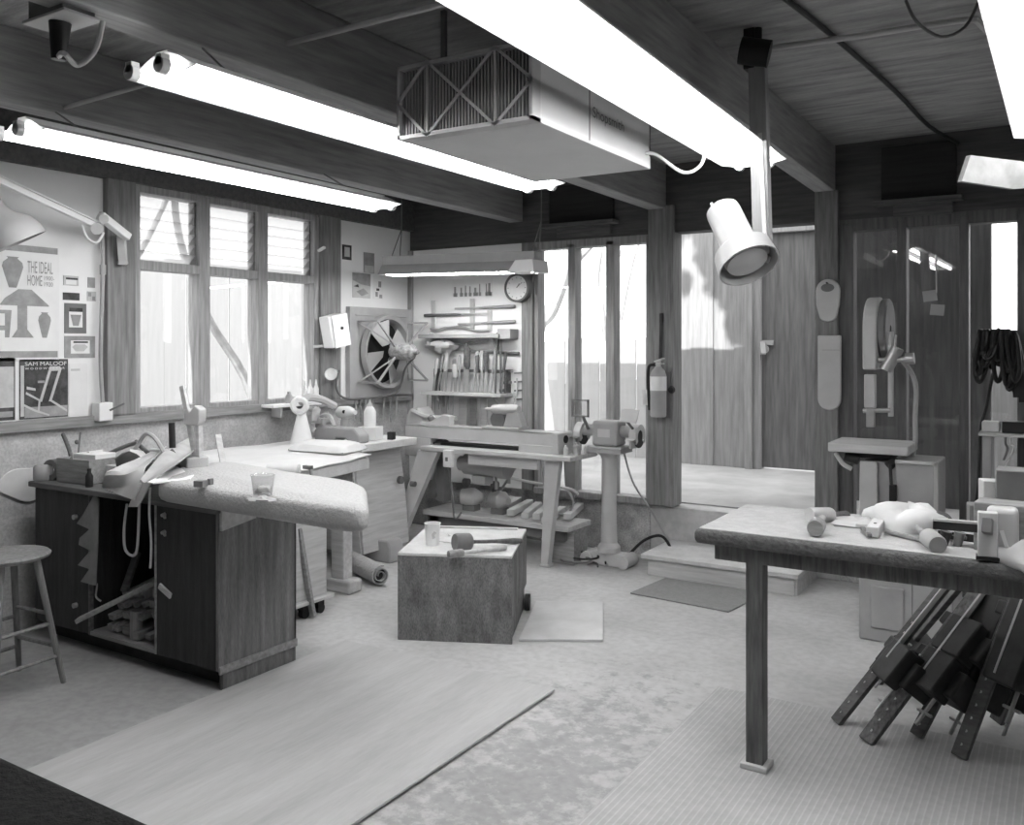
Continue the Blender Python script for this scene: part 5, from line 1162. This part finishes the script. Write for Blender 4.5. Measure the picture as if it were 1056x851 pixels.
def ribmat():
    m = mat('ribbed_mat', .46, .9, .1, 2, fine=.08); t = m.node_tree; n = t.nodes; L = t.links; b = n['Principled BSDF']
    tc = n.new('ShaderNodeTexCoord'); wv = n.new('ShaderNodeTexWave'); wv.bands_direction = 'X'; wv.inputs['Scale'].default_value = 13
    wv.inputs['Distortion'].default_value = .25; wv.inputs['Detail'].default_value = 1; L.new(tc.outputs['Object'], wv.inputs[0])
    bp = n.new('ShaderNodeBump'); bp.inputs['Strength'].default_value = .2; bp.inputs['Distance'].default_value = .004; L.new(wv.outputs[1], bp.inputs['Height']); L.new(bp.outputs[0], b.inputs['Normal'])
    src = b.inputs['Base Color'].links[0].from_socket; mx = n.new('ShaderNodeMix'); mx.data_type = 'RGBA'; mx.blend_type = 'MULTIPLY'; mx.inputs[0].default_value = 1
    r = n.new('ShaderNodeValToRGB'); e = r.color_ramp.elements; e[0].position = .8; e[1].position = .97; e[0].color = (.94,)*3+(1,); e[1].color = (1.12,)*3+(1,)
    L.new(wv.outputs[1], r.inputs[0]); L.new(src, mx.inputs[6]); L.new(r.outputs[0], mx.inputs[7]); L.new(mx.outputs[2], b.inputs['Base Color'])
    return m
tag(obj('ribbed_mat', MB().box(-1.43,.6,1.2,4.15,.0005,.010), ribmat(), None, .003), 'wide ribbed rubber mat on the floor under the right bench', 'mat')
# low dark box
A, B, Cc = gp(410,660), gp(528,665), gp(549,626)
t = thing('plywood_box', 'low dark plywood box with a dusty top in the middle of the floor', 'box', (A+Cc)/2)
u = (B-A); v = (Cc-B); v = v-u*(v.dot(u)/u.dot(u)); W_ = u.length; D_ = v.length*1.02; u.normalize(); v.normalize()
def bxp(a0,a1,b0_,b1_,z0_,z1_,mb): return mb.obox(A+u*(a0+a1)/2+v*(b0_+b1_)/2+V((0,0,(z0_+z1_)/2)), u*(a1-a0)/2, v*(b1_-b0_)/2, V((0,0,(z1_-z0_)/2)))
hb = .49
obj('front_panel', bxp(0,W_,0,.018,0,hb-.016,MB()), M['boxw'], t, .003)
obj('side_panel', bxp(W_-.018,W_,.018,D_,.14,hb-.016,MB()), M['boxw'], t, .003)
obj('side_panel', bxp(0,.018,.018,D_,0,hb-.016,MB()), M['boxw'], t, .003)
obj('side_plinth', bxp(W_-.03,W_-.012,.018,D_-.02,0,.14,MB()), M['boxw'], t)
obj('back_panel', bxp(.018,W_-.018,D_-.018,D_,0,hb-.016,MB()), M['boxw'], t)
obj('top', bxp(0,W_,0,D_,hb-.016,hb,MB()), M['dusty'], t, .003)
obj('top_rim', bxp(.06,W_-.05,D_-.05,D_-.02,hb,hb+.012,MB()), M['light'], t, .003)
obj('caster', MB().cyl(B+v*(D_-.08)+u*.0+V((0,0,.05)), B+v*(D_-.08)+u*.03+V((0,0,.05)), .05), M['black'], t)
p = gp(446,562,hb); t = thing('paper_cup', 'white paper cup with a dark print on the low dark box', 'cup', p)
cw_ = obj('wall', MB().lathe([(0,0),(.036,0),(.047,.125),(.049,.128),(.046,.128),(.034,.006),(0,.006)], p, n=24), M['white'], t)
d_ = V((.72,-.69,0)); sd = V((.69,.72,0)); cp = p+d_*.042+V((0,0,.06))
obj('print', MB().prism([(-.006,-.018),(.010,-.012),(.006,.004),(.014,.02),(.0,.028),(-.012,.01)], cp, sd, (.07,.06,1), d_*.004), M['print_l'], cw_)
def mallet(name, label, pa, pb, rh, lh, rs, mh, ms, z, cat='mallet', wob=0):
    # head centre at pa, handle running to pb
    a_ = gp(*pa,z+rh); b_ = gp(*pb,z+rs+.004); d = (b_-a_).normalized()
    t = thing(name, label, cat, V((a_.x,a_.y,z)))
    obj('head', MB().lathe([(0,-lh/2),(rh*.9,-lh/2),(rh,-lh/2+.01),(rh,lh/2-.01),(rh*.85,lh/2),(0,lh/2)], a_, d, 20), mh, t)
    obj('handle', MB().lathe([(rs*.8,0),(rs*.75,.05),(rs*.8,(b_-a_).length*.5),(rs*1.25,(b_-a_).length*.85),(rs,(b_-a_).length-.005),(0,(b_-a_).length)], a_+d*lh*.4, d, 12), ms, t)
mallet('round_mallet', 'dark round carver mallet lying on the low dark box', (477,559), (532,558), .05,.10,.014, M['dgrey'], M['dwood'], hb)
mallet('wooden_mallet', 'smaller pale wooden mallet in front of the dark one', (470,571), (517,565), .022,.09,.015, M['wood'], M['light'], hb)
p = gp(462,557,hb); tag(obj('sawdust_heap', MB().blob(p, .09,.07,.03,3,.3), M['dusty']), 'little dusty heap beside the paper cup on the box', 'dust heap')
# ============================================================ RIGHT SIDE
# carpet-topped bench
rx0, rx1, ry0, ry1, rz = -1.26, 1.25, 3.36, 4.02, .93
t = thing('carpet_bench', 'long carpet-topped bench on a dark post at the right', 'workbench', (0,3.69,0))
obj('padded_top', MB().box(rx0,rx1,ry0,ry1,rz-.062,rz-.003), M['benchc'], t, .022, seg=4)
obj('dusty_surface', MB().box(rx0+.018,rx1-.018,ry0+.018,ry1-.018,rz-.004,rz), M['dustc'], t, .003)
obj('frame', MB().box(rx0+.07,rx1-.05,ry0+.05,ry0+.09,rz-.125,rz-.062).box(rx0+.07,rx1-.05,ry1-.09,ry1-.05,rz-.125,rz-.062).box(rx0+.071,rx0+.11,ry0+.09,ry1-.09,rz-.124,rz-.062), M['legw'], t, .003)
lp = gp(778,796); 
for x, y in ((lp.x, lp.y+.03),(rx1-.15,lp.y+.03)):
    lg_ = obj('leg', MB().box(x-.034,x+.034,y-.034,y+.034,.03,rz-.063), M['legw'], t, .004)
    obj('foot_pad', MB().box(x-.052,x+.052,y-.052,y+.052,.010,.032), M['light'], lg_, .004)
obj('leg', MB().box(rx1-.2,rx1-.13,ry1-.1,ry1-.03,0.01,rz-.063), M['legw'], t, .004)
zb = rz+.001
def mal(label, pa, pb, mh, ms, rh=.032, lh=.1):
    a_ = gp(*pa,zb+rh); b_ = gp(*pb,zb+.02); d = (b_-a_).normalized()
    t = thing('wooden_mallet', label, 'mallet', (a_.x,a_.y,zb), 'mallets on the right bench')
    obj('head', MB().lathe([(0,-lh/2),(rh*.9,-lh/2),(rh,-lh/2+.01),(rh,lh/2-.01),(rh*.9,lh/2),(0,lh/2)], a_, d, 18), mh, t)
    L_ = (b_-a_).length
    obj('handle', MB().lathe([(.013,0),(.012,L_*.5),(.017,L_*.9),(.012,L_),(0,L_+.003)], a_+d*lh*.3, d, 12), ms, t)
mal('mallet with a round end grain face towards us on the right bench', (842,543), (849,532), M['wood'], M['lgrey'])
mal('pale sideways mallet behind the end-on one on the right bench', (846,531), (868,531), M['lgrey'], M['dwood'], .03,.12)
tag(obj('sander_pad', MB().blob(gp(893,545,zb)+V((0,.05,0.0)), .15,.07,.03,6,.35), M['lgrey']), 'flat pale crumpled wrapping right of the mallets', 'wrapping')
tag(obj('white_rag', MB().blob(gp(934,549,zb)+V((0,.06,0.01)), .15,.10,.085,12,.35,24,14), M['cloth'], ang=60), 'bunched white rag on the right bench', 'rag')
p0, p1 = gp(900,555,zb), gp(908,543,zb)
t = thing('wooden_wedge', 'short pale drilled wooden bar left of the white rag', 'block', (p0+p1)/2)
obj('bar', MB().bar(p0+V((0,0,.022)), p1+V((0,0,.022)), .045,.04), M['board'], t, .004)
obj('hole', MB().cyl(p0.lerp(p1,.3)+V((0,0,.042)),p0.lerp(p1,.3)+V((0,0,.044)),.006).cyl(p0.lerp(p1,.75)+V((0,0,.042)),p0.lerp(p1,.75)+V((0,0,.044)),.006), M['black'], t)
tag(obj('wood_strip', MB().bar(gp(914,551,zb)+V((0,0,.01)), gp(961,562,zb)+V((0,0,.01)), .02,.014), M['wood'], None, .003), 'thin bent wood strip lying in front of the white rag', 'strip')
for k,(a_,b_,m,lab) in enumerate((((918,541),(950,545),'dwood','dark stick lying across the white rag'),((932,550),(957,540),'grey','grey stick crossing behind the rubber-ended mallet'),((890,549),(897,556),'dwood','tiny dark chip beside the drilled bar'))):
    tag(obj('stick', MB().bar(gp(*a_,zb)+V((0,0,.015+.02*(k<2))), gp(*b_,zb)+V((0,0,.012+.03*(k<2))), .018,.014), M[m], None, .003), lab, 'stick')
a_ = gp(962,558,zb+.03); b_ = gp(950,548,zb+.04)
t = thing('rubber_mallet', 'dusty round-headed mallet end right of the white rag', 'mallet', (a_.x,a_.y,zb))
dd = (b_-a_).normalized(); obj('head', MB().lathe([(0,-.05),(.03,-.05),(.034,-.04),(.034,.04),(.028,.05),(0,.05)], a_, dd, 18), M['grey'], t)
obj('handle', MB().cyl(a_+dd*.04, a_+dd*.16, .012), M['wood'], t)
for k,(px,py,m,lab) in enumerate(((973,562,'blk2','dark wing nut left of the other in front of the F clamps'),(981,558,'lgrey','pale clamp pad beside the dark wing nut'),(987,563,'dgrey','dark wing nut right of the pale clamp pad'))):
    q = gp(px,py,zb); tag(obj('clamp_nut', MB().cyl(q+V((0,0,0)),q+V((.01,0,.05)),.014,.02).bar(q+V((-.03,0,.03)),q+V((.03,.01,.03)),.02,.012), M[m], None, .002), lab, 'nut')
tag(obj('tape_ring', MB().lathe([(.03,0),(.04,0),(.04,.03),(.03,.03),(.03,0)], gp(969,549,zb)+V((0,.02,.035)), (.3,-1,.2), 20), M['dgrey']), 'dark ring of tape standing behind the clamp nuts', 'ring')
# F clamps lying along the bench, holding a white block
def fclamp(label, ya, yb_, z, m2):
    a_ = gp(*ya, z); b_ = gp(*yb_, z); t = thing('bar_clamp', label, 'clamp', (a_+b_)/2, 'clamps lying on the right bench')
    obj('bar', MB().bar(a_, b_, .02,.03), M['blk2'], t, .003)
    obj('edge', MB().bar(a_+V((0,-.002,.018)), b_+V((0,-.002,.018)), .022,.008), m2, t)
    obj('jaw', MB().bar(b_+V((.02,.02,-.0)), b_+V((.02,-.1,.03)), .03,.05), M['dgrey'], t, .003)
fclamp('rear dark bar clamp lying on the right bench', (962,541), (1013,545), zb+.10, M['lgrey'])
fclamp('front dark bar clamp with a bright edge on the right bench', (968,550), (1012,556), zb+.03, M['white'])
q = gp(1018,578,zb); 
t = thing('white_block', 'upright white block with dark foot against the bar clamps', 'block', q)
obj('block', MB().obox(q+V((0,.02,.085)), (.03,.004,0), (-.002,.02,0), (0,0,.075)), M['board'], t, .004)
obj('foot', MB().obox(q+V((0,.02,.006)), (.035,.004,0), (-.002,.024,0), (0,0,.006)), M['black'], t)
q = gp(1033,578,zb); t = thing('paper_bag', 'pale rounded packet with a small tag beside the white block', 'packet', q)
obj('packet', MB().obox(q+V((.0,.05,.085)), (.048,.005,0), (-.003,.04,0), (0,.01,.085)), M['lgrey'], t, .018, seg=3)
obj('tag', MB().bar(q+V((.0,-.003,.1)), q+V((.02,-.003,.03)), .012,.004,(0,1,0)), M['white'], t)
a_ = gp(1020,566,zb+.02); t = thing('pry_bar', 'black long-handled bar leaning up from the white block to the right', 'bar', a_)
e_ = wy(1040,512,3.98); f_ = wy(1048,498,4.0)
obj('shaft', MB().tube([a_+V((0,.1,.06)), a_.lerp(e_,.5)+V((0,.05,.03)), e_, f_], .009, 8, 4), M['blk2'], t)
obj('grip', MB().cyl(a_+V((0,.08,.05)), a_.lerp(e_,.45)+V((0,.05,.03)), .02,.016), M['black'], t)
for k,(px,py,sx,sy,sz_,rz_,m,lab) in enumerate(((1018,540,.12,.10,.10,.2,'dgrey','dark tilted tin behind the bar clamps'),(1040,560,.20,.12,.17,-.1,'wood','brown carton at the right back of the bench'),(1053,548,.16,.14,.26,0,'dgrey','dark carton highest at the right edge of the bench'),(1032,540,.14,.08,.20,.3,'lgrey','pale carton behind the pale packet'))):
    q = gp(px,py+ (8 if k else 2),zb); q.y = max(min(q.y,ry1-.1),ry0+.2); box_thing('carton', lab, 'carton', (q.x,q.y,zb), sx,sy,sz_,rz_, M[m], bev=.004)
tag(obj('rag_heap', MB().blob(gp(1056,584,zb)+V((.03,.05,0)), .1,.09,.07,16,.4), M['lgrey'], ang=60), 'grey rag heap at the right edge of the bench front', 'rag')
# grey machine cabinet beyond the bench
mx0, mx1, my0, my1 = -1.0, -.52, 5.27, 5.75
t = thing('machine_cabinet', 'light grey metal machine base with a raised square panel under the bench', 'machine', ((mx0+mx1)/2,(my0+my1)/2,0))
obj('body', MB().box(mx0,mx1,my0,my1,0,.62), M['grey'], t, .012)
a_, b_ = wy(898,603,my0), wy(932,652,my0)
obj('raised_panel', MB().box(a_.x,b_.x,my0-.012,my0,b_.z,a_.z), M['grey'], t, .008)
obj('seam', MB().box(mx1-.205,mx1-.20,my0-.002,my0+.002,.1,.6), M['dgrey'], t)
obj('top_plate', MB().box(mx0-.01,mx1+.02,my0-.01,my1+.01,.62,.64), M['lgrey'], t, .004)
# bandsaw in front of the dark panes
Yb = 6.02
t = thing('bandsaw', 'pale old bandsaw with tilted table before the dark panes', 'bandsaw', (-1.0,Yb,0))
X0 = wy(893,330,Yb-.09).x; X1 = wy(911,330,Yb-.09).x
zt_ = wy(902,306,Yb).z; zm_ = wy(902,381,Yb).z
hw = .20
prof = []
for k in range(13):
    a_ = pi*k/12; prof.append((-cos(a_)*hw, zt_-hw+sin(a_)*hw))
prof = [(-hw,zm_)]+prof+[(hw,zm_)]
xg0 = -1.10
obj('upper_wheel_cover', MB().prism(prof, (xg0,Yb+.09,0), (0,1,0), (0,0,1), (.085,0,0)), M['lgrey'], t, .012)
obj('upper_wheel', MB().lathe([(.03,0),(.19,0),(.2,.01),(.2,.04),(.19,.05),(.03,.05)], (xg0+.085,Yb+.09,zt_-hw-.01), (1,0,0), 28), M['dgrey'], t)
a_ = wy(897,384,Yb-.05); 
obj('blade_guard', MB().box(xg0+.01,xg0+.075,Yb-.11,Yb-.05,1.26,zm_-.03), M['lgrey'], t, .006)
obj('blade_guide', MB().box(xg0+.02,xg0+.07,Yb-.10,Yb-.06,1.14,1.27).cyl((xg0+.0,Yb-.08,1.24),(xg0+.16,Yb-.08,1.25),.015), M['steel'], t, .004)
obj('guide_post', MB().cyl((xg0+.16,Yb-.06,1.21),(xg0+.16,Yb-.06,1.74),.017), M['lgrey'], t)
obj('tension_knob', MB().cyl((xg0+.05,Yb-.06,1.56),(xg0+.28,Yb-.07,1.57),.018).cyl((xg0+.13,Yb-.06,1.5),(xg0+.2,Yb-.06,1.64),.04).cyl((xg0+.25,Yb-.1,1.57),(xg0+.30,Yb-.1,1.575),.035).bar((xg0+.18,Yb-.06,1.6),(xg0+.19,Yb-.06,1.72),.014,.014), M['steel'], t, .004)
obj('frame_column', MB().tube([(xg0+.10,Yb+.12,.62),(xg0+.26,Yb+.12,.95),(xg0+.275,Yb+.12,1.2),(xg0+.275,Yb+.12,1.42),(xg0+.2,Yb+.1,1.56),(xg0+.1,Yb+.1,1.62)], .015, 12, 6), M['lgrey'], t)
obj('table', MB().obox((-1.055,Yb,1.012), (.235,0,.0), (0,.2,0), (0,0,.028)), M['light'], t, .006)
obj('table_edge', MB().box(-1.285,-.825,Yb-.205,Yb-.198,.985,1.035), M['light'], t, .004)
obj('trunnion', MB().box(-1.17,-.92,Yb-.1,Yb+.12,.945,.992).cyl((-1.2,Yb-.12,.95),(-1.12,Yb-.12,.93),.03).cyl((-.95,Yb-.1,.9),(-.9,Yb-.1,.95),.03), M['blk2'], t, .004)
obj('lower_guard', MB().prism([(-.05,.93),(.05,.93),(.06,.6),(.03,.3),(-.07,.3),(-.055,.6)], (-1.06,Yb-.14,0), (1,0,0), (0,0,1), (0,.03,0)), M['lgrey'], t, .008)
obj('base', MB().box(-1.10,-.90,Yb-.10,Yb+.25,0,.93), M['grey'], t, .01)
bc_ = obj('base_cabinet', MB().box(-.90,-.66,Yb-.16,Yb+.22,0,.95), M['grey'], t, .01)
obj('cabinet_edge', MB().box(-.685,-.66,Yb-.17,Yb-.155,0,.95).box(-.90,-.66,Yb-.17,Yb-.155,.93,.955), M['lgrey'], t, .004)
obj('door_knob', MB().cyl((-.672,Yb-.17,.60),(-.672,Yb-.2,.60),.015), M['black'], bc_)
obj('switch', MB().box(-.93,-.89,Yb-.19,Yb-.15,.70,.80), M['black'], t, .004)
obj('motor_cable', MB().tube([(-.93,Yb-.15,.92),(-.92,Yb-.17,.8),(-.91,Yb-.17,.72)], .01), M['blk2'], t)
obj('trim_handle', MB().tube([(-1.25,Yb-.16,.97),(-1.2,Yb-.19,.91),(-1.15,Yb-.18,.88)], .014), M['lgrey'], t)
# bundle of long wooden bar clamps leaning under the bench
def long_clamp(label, foot, top, tz_, jaw_t, w_=.045, m='dwood', strip=True):
    f_ = gp(*foot, .01); f_.z = .014; v_ = _ray(*top); 
    e_ = O+v_*((tz_-H)/v_.z)
    d = (e_-f_); L_ = d.length; d.normalize()
    sd = d.cross(V((0,0,1))).normalized(); nn = sd.cross(d)
    t = thing('long_bar_clamp', label, 'clamp', f_, 'long bar clamps leaning in a bundle under the bench')
    br_ = obj('bar', MB().bar(f_+d*.0, e_, w_, .026, (0,-.5,1)), M[m], t, .003)
    mb = MB()
    for k in range(10):
        c_ = f_+d*(.05+.055*k); mb.cyl(c_-nn*.0145, c_+nn*.0145, .006)
    obj('pin_holes', mb, M['lgrey'], br_)
    if strip: obj('metal_strip', MB().bar(f_+d*.36+sd*(w_/2+.004)+nn*.012, e_+sd*(w_/2+.004)+nn*.012, .010,.02), M['lgrey'], br_)
    for q_ in jaw_t:
        c_ = f_+d*q_
        jw_ = obj('jaw', MB().obox(c_+sd*.05-nn*.03, d*.09, sd*.085, nn*.05).obox(c_+sd*.12-nn*.09, d*.06, sd*.06, nn*.06).obox(c_-sd*.02+d*.06-nn*.03, d*.03, sd*.06, nn*.04), M['blk2'], t, .008)
        obj('screw', MB().cyl(c_-d*.22+sd*.10-nn*.05, c_+d*.1+sd*.10-nn*.05, .008).bar(c_-d*.16+sd*.06-nn*.05,c_-d*.16+sd*.14-nn*.05,.010,.010), M['steel'], jw_)
    return t
long_clamp('leftmost long clamp of the leaning bundle, holes along its bar', (862,746), (984,592), .66, (.36,), .05)
long_clamp('second clamp from the left, its bar edged with a bright strip', (893,766), (1022,594), .66, (.40,.58), .065, 'legw')
long_clamp('middle short-footed clamp between the bright-edged one and the tall one', (945,760), (1030,596), .66, (.30,.48,.62), .055, 'dwood', False)
long_clamp('clamp with the lowest foot at the right of the bundle', (989,782), (1052,612), .64, (.42,.56,.7), .06, 'dwood', True)
long_clamp('clamp deepest in the bundle at the right frame edge', (1028,745), (1085,600), .66, (.22,.38,.55), .06, 'legw', False)
long_clamp('broad board-like clamp behind the leftmost one', (905,700), (1000,585), .66, (.25,), .11, 'dwood', False)
tag(obj('pipe_bar', MB().cyl(gp(1010,728,.05), gp(1040,640,.5), .012), M['blk2']), 'thin black rod standing inside the clamp bundle', 'rod')
# cords, shelf and boxes at the right panes
Yc = YB-.12
hk = wy(1030,343,Yc)
t = thing('cord_bundle', 'thick bundle of dark cords hung on the right window frame', 'cords', hk)
rnd = random.Random(21)
obj('hook', MB().bar((hk.x-.09,YB-.03,hk.z+.0),(hk.x+.1,YB-.03,hk.z+.0),.03,.03).cyl((hk.x,YB-.02,hk.z),(hk.x,Yc-.03,hk.z+.02),.01), M['blk2'], t)
for k in range(26):
    xa = hk.x-.085+.17*rnd.random(); w_ = .012+.022*rnd.random(); L_ = .13+.20*rnd.random()*(1.2 if k%3 else .8); y_ = Yc+rnd.uniform(-.05,.06)
    xe = xa+(xa-hk.x)*.45+rnd.uniform(-.03,.02)
    obj('cord', MB().tube([(xa-.01,y_+.02,hk.z-.02),(xa-w_,y_-.01,hk.z+.01),(xa-w_*1.3,y_-.02,hk.z-.05),(xe-w_,y_,hk.z-L_*.75),(xe-w_*.1,y_-.01,hk.z-L_),(xe+w_,y_,hk.z-L_*.75),(xa+w_,y_+.01,hk.z-.05),(xa+w_*.3,y_+.02,hk.z+.0)], .014, 7, 5), M['black'], t)
for a_,b_ in (((1046,372),(1048,410)),((1052,372),(1054,415))):
    p0, p1 = wy(*a_,Yc), wy(*b_,Yc); obj('strap_end', MB().bar(p0,p1,.035,.012,(0,1,0)), M['black'], t, .003)
tag(obj('hanging_strap', MB().tube([wy(1024,385,Yc),wy(1017,420,Yc),wy(1011,445,Yc),wy(1009,500,Yc),wy(1005,525,Yc)], .010), M['blk2']), 'long thin dark cord trailing down left of the small shelf', 'cord')
a_, b_ = wy(1009,446,YB-.32), wy(1052,446,YB-.32)
t = thing('window_ledge', 'small pale ledge fixed to the right panes', 'shelf', ((a_.x+.1),YB-.2,a_.z))
obj('board', MB().box(a_.x,.35,YB-.33,YB-.03,a_.z-.02,a_.z), M['lgrey'], t, .003)
obj('support', MB().box(a_.x+.02,a_.x+.07,YB-.3,YB-.05,.0,a_.z-.02), M['grey'], t, .003)
q = wy(1022,444,YB-.25)
box_thing('white_case', 'small white case on the pale ledge under the cord bundle', 'case', (q.x,YB-.22,a_.z+.001), .10,.12,.065,0, M['board'], bev=.008)
q = wy(1044,444,YB-.25)
box_thing('black_case', 'black case right of the white one on the pale ledge', 'case', (q.x+.01,YB-.22,a_.z+.001), .13,.14,.07,0, M['black'])
for k,(px,lab) in enumerate(((1037,'left hook-shaped tool hanging under the pale ledge'),(1043,'right hook-shaped tool hanging under the pale ledge'))):
    q = wx(px,452,wy(px,452,YB-.33).x); p0 = V((wy(px,450,YB-.33).x,YB-.34,a_.z-.02))
    tag(obj('hanging_hook', MB().tube([p0,p0+V((0,0,-.04)),p0+V((.012,0,-.07)),p0+V((-.01-.05*k,0,-.14-.12*k))], .007), M['dgrey' if k == 0 else 'lgrey']), lab, 'hook')
# paper notes hung in the second dark pane
p0 = wy(965,263,YB+.03); p1 = wy(965,302,YB+.03)
t = thing('hanging_tags', 'two pale tags on a thread hanging in the middle dark pane', 'tags', (p0.x,YB+.0,p1.z))
obj('thread', MB().cyl((p0.x-.0,YB+.02,p0.z),(p0.x+.005,YB+.02,p1.z),.004), M['lgrey'], t)
for dx,dz,ry in ((-.035,-.02,.12),(.01,-.115,-.1)):
    c_ = V((p0.x+dx,YB+.02,p1.z+dz)); obj('tag', MB().obox(c_, (.042,0,.042*ry), (0,.003,0), (-.036*ry,0,.036)), M['grey'], t)
for o_ in bpy.data.objects:
    if '_w' in o_: del o_['_w']
